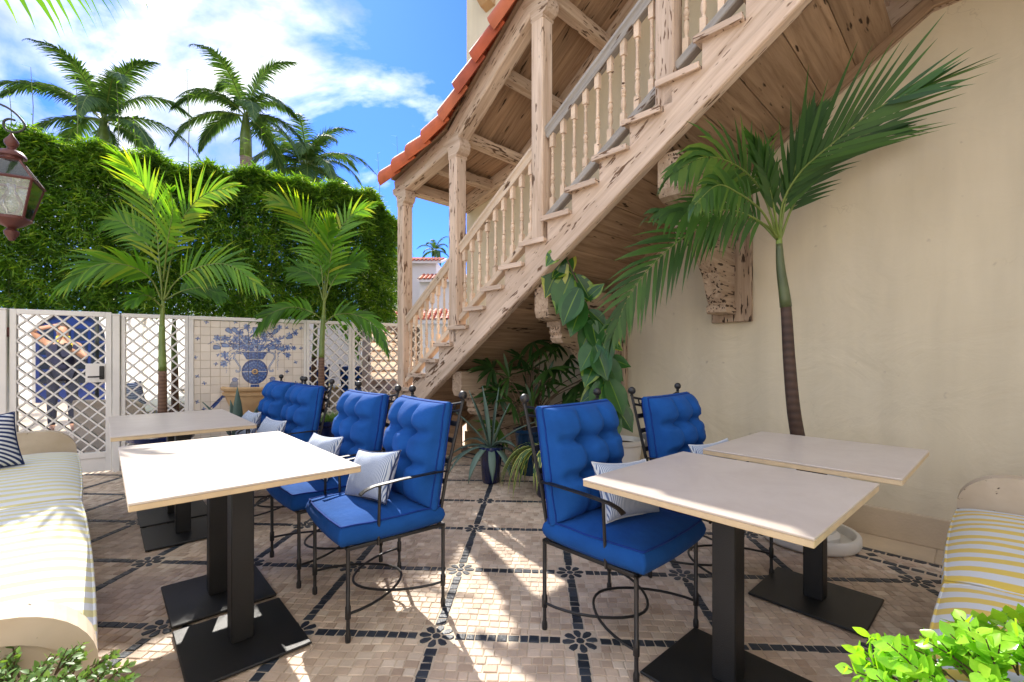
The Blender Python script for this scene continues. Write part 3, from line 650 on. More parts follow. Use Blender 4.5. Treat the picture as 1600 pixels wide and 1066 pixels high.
# barrel tiles
def tile_mesh(r0, r1, L_, th=.014, seed=0, cover=True):
    vs = []; fs = []; n = 8
    for x, r in ((0, r0), (L_, r1)):
        for rr in (r, r-th):
            for k in range(n+1):
                a = math.pi*k/n; z = rr*math.sin(a)*.9; vs.append((x, rr*math.cos(a), z if cover else -z+th))
    m = n+1
    for k in range(n):
        fs += [(k, k+1, 2*m+k+1, 2*m+k), (m+k+1, m+k, 3*m+k, 3*m+k+1), (k+1, k, m+k, m+k+1), (2*m+k, 2*m+k+1, 3*m+k+1, 3*m+k)]
    fs += [(0, 2*m, 3*m, m), (n, m+n, 3*m+n, 2*m+n)]
    return vs, fs
tm = []
for q in range(6):
    vs, fs = tile_mesh(.098, .080, .40); vs = [(x, y+R.uniform(-.001, .001), z) for x, y, z in vs]
    me = bpy.data.meshes.new('roof_tile'); me.from_pydata(vs, [], fs); set_tone(me, [q/5]*len(fs)); me.materials.append(MAT['terracotta'])
    me.polygons.foreach_set('use_smooth', [True]*len(fs))
    me.set_sharp_from_angle(angle=math.radians(50)); tm.append(me)
ncol = 6; s_ = -5.0
RS = 1 if (frame(Vector(), U).to_3x3() @ Vector((0, 1, 0))).dot(Nn) < 0 else -1
tiles_at = []
while s_ < 2.5:
    tiles_at.append(s_); s_ += .30 if s_ < -3.86 else (.255 if s_ < -.2 else .3)
for s in tiles_at:
    for c_ in range(ncol):
        t = W+.035-c_*.185; jt = R.uniform(-.012, .012)
        e = s+.01; d = (SP(e+.36, t, zr(e+.36))-SP(e, t, zr(e))).normalized()
        base = SP(e+jt, t, zr(e)+.035+(.0))
        M = frame(base, d) @ Matrix.Rotation(R.uniform(-.02, .02), 4, 'Z') @ Matrix.Rotation(.045, 4, 'Y')
        if c_ == 0:      # rake tile: wider, rolled over the outer edge
            up_ = M.to_3x3() @ Vector((0, 0, 1)); M = frame(base+(frame(Vector(), d).to_3x3() @ Vector((0, 0, -.050)))+Nn*.012, d) @ Matrix.Rotation(math.radians(RS*34), 4, 'X') @ Matrix.Rotation(R.uniform(-.03, .03), 4, 'Z') @ Matrix.Rotation(.085, 4, 'Y') @ Matrix.Diagonal((1, 1.45, 1.75, 1))
        mobj('roof_tile', R.choice(tm), None, roof, M)

# ================================================================== FENCE, GATE, MIRRORS, TILE PANEL
FH = 1.679
def fq(px): p = fence_pt(px); return p.dot(FD)
FO = fence_pt(0) - FD*fence_pt(0).dot(FD)     # foot: FO + FD*q
def FP(q, off, z): return FO+FD*q+FN*off+Vector((0, 0, z))
def fbox(mb, q0, q1, o0, o1, z0, z1, c=.003): mb.cbox(q0, q1, -o1, -o0, z0, z1, c)
FMx = frame(FO, FD)                             # local x along the fence, local -y towards the courtyard
def fpart(name, parent, q0, q1, o0, o1, z0, z1, mat='fence_paint', c=.003):
    M = FMx @ Matrix.Translation(((q0+q1)/2, 0, (z0+z1)/2)); mb = MB()
    mb.cbox(-(q1-q0)/2, (q1-q0)/2, -o1, -o0, -(z1-z0)/2, (z1-z0)/2, c); return mb.build(name, MAT[mat], parent, M)
def lattice(parent, q0, q1, z0, z1, off, step=.134, wd=.0165, skip=None):
    """diagonal slats clipped to the opening; one direction lies on the other"""
    h = step/2
    for sgn, o in ((1, off), (-1, off+.007)):
        c0 = (z0-sgn*q0 if sgn > 0 else z0+q0); k0 = -40
        span = (q1-q0)+(z1-z0); cmin = min(z-sgn*q for q in (q0, q1) for z in (z0, z1)); cmax = max(z-sgn*q for q in (q0, q1) for z in (z0, z1))
        c = cmin+step*.6
        while c < cmax-.01:
            # z = c + sgn*q
            pts = []
            for q in (q0, q1):
                z = c+sgn*q
                if z0 <= z <= z1: pts.append((q, z))
            for z in (z0, z1):
                q = (z-c)/sgn
                if q0 < q < q1: pts.append((q, z))
            pts = sorted(set((round(a, 5), round(b, 5)) for a, b in pts))
            if len(pts) >= 2 and math.hypot(pts[-1][0]-pts[0][0], pts[-1][1]-pts[0][1]) > .04:
                a, b = pts[0], pts[-1]
                A = FP(a[0], o, a[1]); B = FP(b[0], o, b[1]); M = frame(A, B-A, up=FN); mb = MB(); L_ = (B-A).length
                mb.cbox(-.004, L_+.004, -wd/2, wd/2, -.0035, .0035, .001); mb.build('lattice_slat', MAT['fence_paint'], parent, M)
            c += step
def post(px0, px1, h, label):
    q0, q1 = fq(px0), fq(px1); mb = MB(); M = FMx @ Matrix.Translation(((q0+q1)/2, 0, 0)); w2 = (q1-q0)/2
    mb.cbox(-w2, w2, -.04, .05, -.006, h, .004); mb.cbox(-w2-.004, w2+.004, -.046, .054, h, h+.014, .004)
    return tag(mb.build('fence_post', MAT['fence_paint'], None, M), label, 'fence post')
post(-28, 12.5, FH-.012, 'wide white post that the lattice gate hangs on'); post(177, 188.5, FH-.03, 'narrow white post between the lattice gate and the fence')
# gate
g = thing('lattice_gate', 'white lattice garden gate with a black lever handle and mirror backing', 'gate', FMx @ Matrix.Translation((fq(95), 0, 0)))
q0, q1 = fq(16), fq(175); zb_, zt_ = .015, FH; sw = .048
fpart('gate_stile', g, q0, q0+sw, -.02, .022, zb_, zt_); fpart('gate_stile', g, q1-sw, q1, -.02, .022, zb_, zt_)
fpart('gate_rail', g, q0+sw, q1-sw, -.02, .022, zt_-.05, zt_); fpart('gate_rail', g, q0+sw, q1-sw, -.02, .022, .155, .215)
fpart('gate_kick_panel', g, q0+sw, q1-sw, -.014, .012, zb_, .155)
lattice(g, q0+sw, q1-sw, .215, zt_-.05, .006)
fpart('mirror', g, q0+sw-.004, q1-sw+.004, -.014, -.008, .21, zt_-.045, 'mirror', .0005)
lp = fpart('lock_plate', g, q1-.205, q1-sw+.002, .018, .028, .945, 1.14)
mb = MB(); mb.cbox(-.02, .02, -.012, .0, -.07, .07, .006); hd = mb.build('lock_escutcheon', MAT['black_lever'], lp, FMx @ Matrix.Translation((q1-.075, -.028, 1.045)))
mb = MB(); mb.tube([(0, -.01, -.04), (0, -.045, -.04), (-.02, -.052, -.04), (-.10, -.05, -.042)], .0085, 8); mb.build('lever_handle', MAT['black_lever'], lp, FMx @ Matrix.Translation((q1-.075, -.028, 1.045)), smooth=True)
for z in (.35, 1.45):
    mb = MB(); mb.tube([(0, 0, -.045), (0, 0, .045)], .009, 8); mb.build('hinge', MAT['lantern_metal'], g, FMx @ Matrix.Translation((q0-.008, -.02, z)))
# fence run: first lattice, tile panel, two further lattices
fn = thing('lattice_fence', 'long white lattice fence with mirror backed panels beside the gate', 'fence', FMx @ Matrix.Translation((fq(400), 0, 0)))
LH = FH-.006
def bay(px0, px1, lat=True):
    q0, q1 = fq(px0), fq(px1); sw = .035
    fpart('frame_rail', fn, q0, q1, -.02, .022, LH-.04, LH); fpart('frame_rail', fn, q0, q1, -.02, .022, .10, .15)
    fpart('frame_stile', fn, q0, q0+sw, -.02, .0215, .15, LH-.04); fpart('frame_stile', fn, q1-sw, q1, -.02, .0215, .15, LH-.04)
    fpart('plinth_board', fn, q0, q1, -.012, .012, 0, .10)
    if lat:
        lattice(fn, q0+sw, q1-sw, .15, LH-.04, .006); fpart('mirror', fn, q0+sw-.004, q1-sw+.004, -.014, -.008, .145, LH-.035, 'mirror', .0005)
bay(190, 294.5); bay(478.5, 549); bay(549.6, 660)
# tile panel with the painted vase: generated print on individual tiles
TQ0, TQ1 = fq(303), fq(474.5); TZ1 = LH-.045; TS = .0955
fpart('frame_rail', fn, fq(295), fq(478), -.02, .024, LH-.04, LH); fpart('frame_stile', fn, fq(295), TQ0, -.02, .024, 0, LH-.04); fpart('frame_stile', fn, TQ1, fq(478), -.02, .024, 0, LH-.04)
PWD, PHT = TQ1-TQ0, 1.40
def painting():
    res = 900; Wp, Hp = int(PWD*res), int(PHT*res); img = np.ones((Hp, Wp, 3), np.float32)*np.array([.70, .63, .55], np.float32)
    yy, xx = np.mgrid[0:Hp, 0:Wp].astype(np.float32)/res; rr = random.Random(11); nr = np.random.RandomState(3)
    sc_ = PWD/1.145
    def blend(mask, col, a=1.0):
        m = (np.clip(mask, 0, 1)*a)[..., None]; img[:] = img*(1-m)+np.array(col, np.float32)*m
    def box(x0, x1, y0, y1):
        return slice(max(0, int(y0*res)), max(1, int(y1*res))), slice(max(0, int(x0*res)), max(1, int(x1*res)))
    def ell(cx, cy, rx, ry, ang, col, a=1.0, rim=None):
        R_ = max(rx, ry)*1.15+.004; sl = box(cx-R_, cx+R_, cy-R_, cy+R_); X = xx[sl]-cx; Y = yy[sl]-cy
        if X.size == 0: return
        ca, sa = math.cos(ang), math.sin(ang); u = (X*ca+Y*sa)/rx; v = (-X*sa+Y*ca)/ry; d = np.sqrt(u*u+v*v); e = .0012/min(rx, ry)
        m = (np.clip((1-d)/e, 0, 1)*a)[..., None]; img[sl] = img[sl]*(1-m)+np.array(col, np.float32)*m
        if rim is not None:
            m = (np.clip((d-.78)/.12, 0, 1)*np.clip((1-d)/e, 0, 1)*.9)[..., None]; img[sl] = img[sl]*(1-m)+np.array(rim, np.float32)*m
    D = (.012, .035, .16); Mb = (.04, .10, .32); Lb = (.15, .24, .46); Wt = (.60, .58, .56)
    def line(pts, w, col, a=1.0):
        for (x0, y0), (x1, y1) in zip(pts[:-1], pts[1:]):
            n_ = max(2, int(math.hypot(x1-x0, y1-y0)/(w*.5)))
            for i in range(n_): t = i/n_; ell(x0+(x1-x0)*t, y0+(y1-y0)*t, w, w, 0, col, a)
    def curve(p0, p1, p2, w, col, n_=14): line([((1-t)**2*p0[0]+2*t*(1-t)*p1[0]+t*t*p2[0], (1-t)**2*p0[1]+2*t*(1-t)*p1[1]+t*t*p2[1]) for t in [i/n_ for i in range(n_+1)]], w, col)
    def P(x, y): return ((x-22)*.000831*sc_, (y-65)*.000953)
    def leaf(cx, cy, L_, ang, col): ell(cx, cy, L_, L_*.33, ang, col, .95, D)
    def flower(cx, cy, r, n_=6):
        a0 = rr.random()*6
        for k in range(n_): a = a0+2*math.pi*k/n_; ell(cx+math.cos(a)*r*.6, cy+math.sin(a)*r*.6, r*.48, r*.30, a, rr.choice((Mb, Lb)), .95, D)
        ell(cx, cy, r*.25, r*.25, 0, D)
    def tulip(cx, cy, r, ang):
        for da, c_ in ((-.5, Mb), (.5, Mb), (0, Lb)): ell(cx+math.cos(ang+da)*r*.25, cy+math.sin(ang+da)*r*.25, r, r*.45, ang+da*.7, c_, .95, D)
    cx, cy = P(750, 440)
    # stems and bouquet
    heads = [(440, 190, 't'), (510, 185, 't'), (750, 180, 't'), (1000, 190, 't'), (1190, 250, 't'), (300, 390, 't'), (400, 365, 't'), (1080, 400, 't'), (960, 390, 't'), (860, 220, 'f'),
             (640, 280, 'f'), (380, 280, 'f'), (290, 275, 'f'), (510, 290, 'f'), (880, 280, 'f'), (760, 320, 'f'), (1180, 385, 'f'), (1180, 480, 'f'), (380, 480, 'f'), (370, 590, 'f'), (640, 380, 'f'), (520, 380, 'f'), (700, 400, 'f'), (830, 390, 'f'), (1050, 310, 'f'), (560, 210, 'f'), (650, 130, 'f'), (1070, 120, 'f'), (1260, 390, 'f'), (1280, 195, 'f')]
    for x, y, k in heads:
        hx, hy = P(x, y); curve((cx+(hx-cx)*.12, cy), (cx+(hx-cx)*.45, cy-abs(hx-cx)*.3-.04), (hx, hy), .0028, Mb)
        for q in range(10):
            t = .3+.7*rr.random(); lx, ly = cx+(hx-cx)*t+rr.uniform(-.03, .03), cy-.03+(hy-cy)*t+rr.uniform(-.03, .03); leaf(lx, ly, rr.uniform(.014, .026), rr.random()*6, rr.choice((Mb, Lb, D)))
    for x, y, k in heads:
        hx, hy = P(x, y); ell(hx, hy, .03, .026, 0, Wt, .6)
        if k == 't': tulip(hx, hy, .042, math.atan2(hy-cy, hx-cx))
        else: flower(hx, hy, rr.uniform(.030, .044))
    for (x0, y0, x1, y1) in ((380, 480, 400, 700), (1180, 480, 1190, 540), (1050, 470, 1045, 670), (410, 520, 440, 600), (240, 320, 180, 350), (300, 470, 290, 500)):
        a = P(x0, y0); b = P(x1, y1); line([a, b], .0018, Mb)
        for q in range(9): t = q/8; s_ = 1-.5*t; leaf(a[0]+(b[0]-a[0])*t+rr.uniform(-.014, .014)*s_, a[1]+(b[1]-a[1])*t, .014*s_, rr.random()*3, rr.choice((Mb, Lb, D)))
    # vase
    bx, by = P(750, 690)
    for sx in (-1, 1):
        h0 = (bx+sx*.10, P(0, 455)[1]); pts = [(bx+sx*.09, P(0, 462)[1]), (bx+sx*.15, P(0, 440)[1]), (bx+sx*.205, P(0, 465)[1]), (bx+sx*.215, P(0, 510)[1]), (bx+sx*.185, P(0, 570)[1]), (bx+sx*.155, P(0, 625)[1]), (bx+sx*.15, P(0, 665)[1]), (bx+sx*.165, P(0, 690)[1]), (bx+sx*.19, P(0, 688)[1]), (bx+sx*.19, P(0, 665)[1])]
        line(pts, .0095, D); line(pts, .0070, Lb); line(pts, .0028, Wt)
    ell(bx, by, .138, .150, 0, Mb, 1, D)
    fx = np.clip((1-np.sqrt(((xx-bx)/.13)**2+((yy-by)/.142)**2))/.02, 0, 1); pat = (np.sin((xx-bx)*150)*np.sin((yy-by)*120+np.abs(xx-bx)*60) > .15).astype(np.float32)
    blend(fx*pat, Lb, .85); pat2 = (np.sin(np.hypot(xx-bx, (yy-by))*210) > .55).astype(np.float32); blend(fx*pat2, D, .7)
    blend(fx*(np.abs(yy-by-.0) < .004), Wt, 1)
    nk = ((np.abs(xx-bx) < .135-.55*(yy-P(0, 445)[1])) & (yy > P(0, 440)[1]) & (yy < P(0, 535)[1])).astype(np.float32); blend(nk, Mb); blend(nk*(np.sin((xx-bx)*140+np.cos(yy*160)) > .2), D, .8); blend(nk*(np.sin((xx-bx)*70)*np.sin(yy*180) > .6), Lb, .9)
    ft = ((np.abs(xx-bx) < .045+1.6*np.clip(yy-P(0, 880)[1], 0, 1)) & (yy > P(0, 845)[1]) & (yy < P(0, 935)[1])).astype(np.float32); blend(ft, Mb); blend(ft*(np.sin((xx-bx)*260) > 0), D, .8)
    for y in (440, 535, 850): line([(bx-(.12 if y == 440 else .045), P(0, y)[1]), (bx+(.12 if y == 440 else .045), P(0, y)[1])], .0035, Wt)
    # two birds
    for sx, bx0 in ((-1, P(490, 0)[0]), (1, P(990, 0)[0])):
        d = 1 if sx < 0 else -1; G = (.20, .22, .30)
        ell(bx0, P(0, 850)[1], .040, .062, .45*d, (.27, .28, .33), 1, G); ell(bx0+.01*d, P(0, 785)[1], .030, .026, 0, (.20, .24, .40), 1, D)
        ell(bx0-.05*d, P(0, 940)[1], .020, .085, .75*d, (.20, .23, .33), 1, D); ell(bx0-.15*d, P(0, 1040)[1], .016, .11, .62*d, Mb, 1, D); ell(bx0-.17*d, P(0, 1050)[1], .012, .10, .75*d, D, 1)
        line([(bx0+.033*d, P(0, 783)[1]), (bx0+.052*d, P(0, 780)[1])], .003, D); ell(bx0+.015*d, P(0, 780)[1], .004, .004, 0, (.02, .02, .05))
    # butterflies and insects
    for x, y in ((165, 85), (65, 285), (40, 510), (275, 590), (60, 735), (140, 820), (60, 1040), (135, 1130), (640, 120), (510, 75), (1165, 125), (1360, 125), (1360, 390), (1285, 575), (1170, 695), (1290, 845), (1340, 990), (1250, 1100), (70, 1300), (330, 1250)):
        px_, py_ = P(x, y); a = rr.random()*6
        for da in (-.7, .7, 2.4, -2.4): ell(px_+math.cos(a+da)*.012, py_+math.sin(a+da)*.012, .013, .007, a+da, rr.choice((Mb, Lb, D)), .9, D)
    img += nr.normal(0, .012, img.shape).astype(np.float32)
    im = bpy.data.images.new('tile_painting', Wp, Hp, float_buffer=True); im.colorspace_settings.name = 'Non-Color'
    buf = np.ones((Hp, Wp, 4), np.float32); buf[..., :3] = img[::-1]; im.pixels.foreach_set(buf.ravel()); im.update(); im.pack(); return im
TIM = painting()
def tilemat():
    m, nt, b = newmat('painted_tile'); N = nt.nodes.new; L = nt.links.new
    uv = N('ShaderNodeUVMap'); ti = N('ShaderNodeTexImage'); ti.image = TIM; ti.extension = 'EXTEND'; L(uv.outputs[0], ti.inputs[0])
    oi = N('ShaderNodeObjectInfo'); r = N('ShaderNodeMapRange'); r.inputs[3].default_value = .90; r.inputs[4].default_value = 1.08; L(oi.outputs['Random'], r.inputs[0])
    v = N('ShaderNodeVectorMath'); v.operation = 'SCALE'; L(ti.outputs[0], v.inputs[0]); L(r.outputs[0], v.inputs['Scale']); L(v.outputs[0], b.inputs['Base Color'])
    b.inputs['Roughness'].default_value = .22; b.inputs['Coat Weight'].default_value = .3
tilemat(); pmat('tile_grout', (.42, .33, .22), rough=.9)
fpart('tile_backing', fn, TQ0, TQ1, -.02, .004, .10, TZ1, 'tile_grout')
xs = [TQ0]+[TQ0+.062+TS*i for i in range(12) if TQ0+.062+TS*i < TQ1-.02]+[TQ1]; zs = [TZ1, TZ1-.075]+[TZ1-.075-TS*(i+1) for i in range(14)]
zs = [z for z in zs if z > .12]
for i in range(len(xs)-1):
    for j in range(len(zs)-1):
        a, b, c_, d = xs[i]+.0012, xs[i+1]-.0012, zs[j+1]+.0012, zs[j]-.0012
        mb = MB(); mb.cbox(a, b, -.010-R.uniform(0, .0012), -.003, c_, d, .0018); me = mb.mesh('painted_tile')
        uvl = me.uv_layers.new(name='UVMap'); buf = np.zeros(len(me.loops)*2, np.float32)
        vi = np.zeros(len(me.loops), np.int32); me.loops.foreach_get('vertex_index', vi); co = np.zeros(len(me.vertices)*3, np.float32); me.vertices.foreach_get('co', co); co = co.reshape(-1, 3)[vi]
        buf[0::2] = (co[:, 0]-TQ0)/PWD; buf[1::2] = 1-(TZ1-co[:, 2])/PHT; uvl.data.foreach_set('uv', buf)
        # origin at the tile's own centre
        ctr = Vector(((a+b)/2, 0, (c_+d)/2)); me.transform(Matrix.Translation(-ctr)); mobj('painted_tile', me, MAT['painted_tile'], fn, FMx @ Matrix.Translation(ctr))
# wall fountain bowl on the panel with a bronze spout
vq = TQ0+(750-22)*.000831*PWD/1.145; M = FMx @ Matrix.Translation((vq, -.006, 0))
ft = thing('wall_fountain', 'half round ochre stone fountain basin mounted under the painted vase', 'wall fountain', M)
mb = MB(); prof = [(.03, .52), (.10, .50), (.17, .525), (.20, .56), (.255, .62), (.29, .70), (.305, .755), (.33, .765), (.335, .79), (.315, .80), (.32, .812), (.345, .825), (.35, .85), (.33, .865), (.29, .86), (.27, .82), (.20, .74), (.01, .70)]
mb.lathe(prof, 28, (0, 0, 0), a0=math.pi, a1=2*math.pi); mb.build('basin', MAT['fountain_stone'], ft, M, smooth='auto')
mb = MB(); mb.lathe([(.018, -.05), (.032, -.03), (.034, .0), (.03, .012), (.018, .014), (.017, -.03)], 16, T=Matrix.Rotation(math.pi/2, 4, 'X')); mb.build('spout', MAT['fountain_stone'], ft, M @ Matrix.Translation((0, -.018, TZ1-.596)), smooth='auto')

# ================================================================== FAR THINGS: house, backdrop facade behind the viewer
fac = thing('arched_house', 'sunlit white house with a blue arched double door seen in the gate mirror', 'house', frame(SP(2.6, 8.6, 0), -Nn))
Mf = frame(SP(2.6, 8.6, 0), -Nn)   # local x towards the stair wall, local y ...
sgn = 1 if (Mf.to_3x3() @ Vector((0, 1, 0))).dot(U) > 0 else -1
dw, dh = .78, 1.75
outer = [(-5.5, 0), (-dw, 0), (-dw, dh)]+[(-dw*math.cos(a), dh+dw*.8*math.sin(a)) for a in [math.pi*k/12 for k in range(1, 12)]]+[(dw, dh), (dw, 0), (7.3, 0), (7.3, 7.0), (-5.5, 7.0)]
mb = MB(); mb.prism(outer, 0, sgn*.3, 'y'); mb.build('wall', MAT['white_stucco'], fac, Mf)
pmat('blue_door', (.006, .016, .085), rough=.3, var=.2); pmat('dark_pane', (.01, .012, .02), rough=.08)
dr = MB(); dr.prism([(-dw, 0), (-dw, dh)]+[(-dw*math.cos(a), dh+dw*.8*math.sin(a)) for a in [math.pi*k/12 for k in range(1, 12)]]+[(dw, dh), (dw, 0)], sgn*.14, sgn*.2, 'y'); dd = dr.build('arched_door', MAT['blue_door'], fac, Mf)
for i in range(4):
    for j in range(4):
        mb = MB(); x0 = -dw+.09+i*.365; z0 = .5+j*.38; mb.cbox(x0, x0+.29, sgn*.125 if sgn > 0 else sgn*.14, sgn*.14 if sgn > 0 else sgn*.125, z0, z0+.31, .004); mb.build('door_pane', MAT['dark_pane'], dd, Mf)
for sx in (-1, 1):
    for x in (1.6, 3.1):
        mb = MB(); mb.lathe([(.19, 0), (.19, .1), (.15, .14), (.14, 2.2), (.17, 2.26), (.2, 2.3), (.2, 2.45)], 16, (sx*x, -sgn*.25, 0)); mb.build('column', MAT['white_stucco'], fac, Mf, smooth='auto')
# house beyond the hedge
hs = thing('tiled_house', 'pale house with red barrel tile roofs seen between the stair posts', 'house', at(690, 557, 26)-Vector((0, 0, 0)))
pmat('far_wall', (.72, .66, .68), rough=.9, var=.04, scale=.5)
def farbox(name, px0, px1, pz0, pz1, Y, dep, mat, parent=hs):
    a = at(px0, pz0, Y); b = at(px1, pz1, Y); mb = MB(); mb.cbox(a.x, b.x, Y, Y+dep, min(a.z, b.z), max(a.z, b.z), .02); return mb.build(name, MAT[mat], parent, Matrix())
farbox('wall', 560, 682, 591, 408, 26, 5, 'far_wall'); farbox('wall', 655, 760, 594, 440, 24, 4, 'far_wall'); farbox('garden_wall', 570, 790, 601, 506, 20, .3, 'far_wall')
def farroof(pxa, pxb, yb, yt, Y, dep, ov):
    a = at(pxa, yb, Y); b = at(pxb, yb, Y); zt2 = at(0, yt, Y).z; rise = zt2-a.z; pitch = Vector((0, dep, rise))
    mb = MB(); mb.add([a, b, b+pitch, a+pitch, a-Vector((0, 0, .12)), b-Vector((0, 0, .12)), b+pitch-Vector((0, 0, .12)), a+pitch-Vector((0, 0, .12))], [(0, 1, 2, 3), (4, 7, 6, 5), (0, 4, 5, 1), (1, 5, 6, 2), (2, 6, 7, 3), (3, 7, 4, 0)])
    rf = mb.build('roof', MAT['far_wall'], hs, Matrix()); V = []; Fs = []; T = []
    n = int((b.x-a.x)/.22); rows = int(pitch.length/.34); d = pitch.normalized()
    for i in range(n):
        for j in range(rows):
            M = frame(a+Vector(((i+.5)*.22, 0, .02))+d*(j*.34-.05), d); vs, fs = tile_mesh(.10, .085, .38); bb = len(V)
            V += [tuple(M @ Vector(v)) for v in vs]; Fs += [tuple(bb+q for q in f) for f in fs]; T += [R.random()]*len(fs)
    me = bpy.data.meshes.new('roof_tiles'); me.from_pydata(V, [], Fs); set_tone(me, T); tag(mobj('roof_tiles', me, MAT['terracotta'], rf, Matrix()), kind='stuff')
farroof(565, 690, 408, 391, 25.6, 2.2, 0); farroof(652, 765, 437, 420, 23.6, 1.6, 0); farroof(575, 795, 500, 480, 19.8, 1.3, 0)
# ================================================================== FURNITURE
def ground_frame(x, y, f):
    f = Vector((f[0], f[1], 0)).normalized(); r = Vector((f.y, -f.x, 0)); M = Matrix((r, f, Vector((0, 0, 1)))).transposed().to_4x4(); M.translation = Vector((x, y, 0)); return M
def cushion(w, d, n, top, bot, cr=.06, bulge=.012, hang=3, T=None, cfun=None):
    """closed soft body: two relief sheets joined by a bulging side"""
    vs = []; fs = []
    def xy(i, j):
        x = -1+2*i/n; y = -1+2*j/n
        x = math.copysign(1-(1-abs(x))**1.25, x); y = math.copysign(1-(1-abs(y))**1.25, y)
        if cfun: X, Y = cfun(x, y)
        else: X, Y = x*(1-cr*x*x*y*y), y*(1-cr*x*x*y*y)
        return x, y, X*w/2, Y*d/2
    for j in range(n+1):
        for i in range(n+1):
            x, y, X, Y = xy(i, j); vs.append((X, Y, top(x, y)))
    b = len(vs)
    for j in range(n+1):
        for i in range(n+1):
            x, y, X, Y = xy(i, j); vs.append((X, Y, bot(x, y)))
    m = n+1
    for j in range(n):
        for i in range(n):
            a = j*m+i; fs.append((a, a+1, a+m+1, a+m)); fs.append((b+a, b+a+m, b+a+m+1, b+a+1))
    ring = [(i, 0) for i in range(n)]+[(n, j) for j in range(n)]+[(i, n) for i in range(n, 0, -1)]+[(0, j) for j in range(n, 0, -1)]
    rings = [[j*m+i for i, j in ring]]
    for h in range(1, hang):
        rr = []
        for i, j in ring:
            x, y, X, Y = xy(i, j); t = h/hang; k = 1+bulge*2/max(w, d)*math.sin(math.pi*t)
            rr.append(len(vs)); vs.append((X*k, Y*k, top(x, y)*(1-t)+bot(x, y)*t))
        rings.append(rr)
    rings.append([b+j*m+i for i, j in ring]); L_ = len(ring)
    for k in range(len(rings)-1):
        for i in range(L_): fs.append((rings[k][i], rings[k+1][i], rings[k+1][(i+1) % L_], rings[k][(i+1) % L_]))
    edge_top = [Vector(vs[i]) for i in rings[0]]; edge_bot = [Vector(vs[i]) for i in rings[-1]]
    mb = MB(); mb.add(vs, fs); return mb, edge_top, edge_bot
def nz(x, y, z, s): return noise.noise(Vector((x*s, y*s, z)))
CH_H = .395
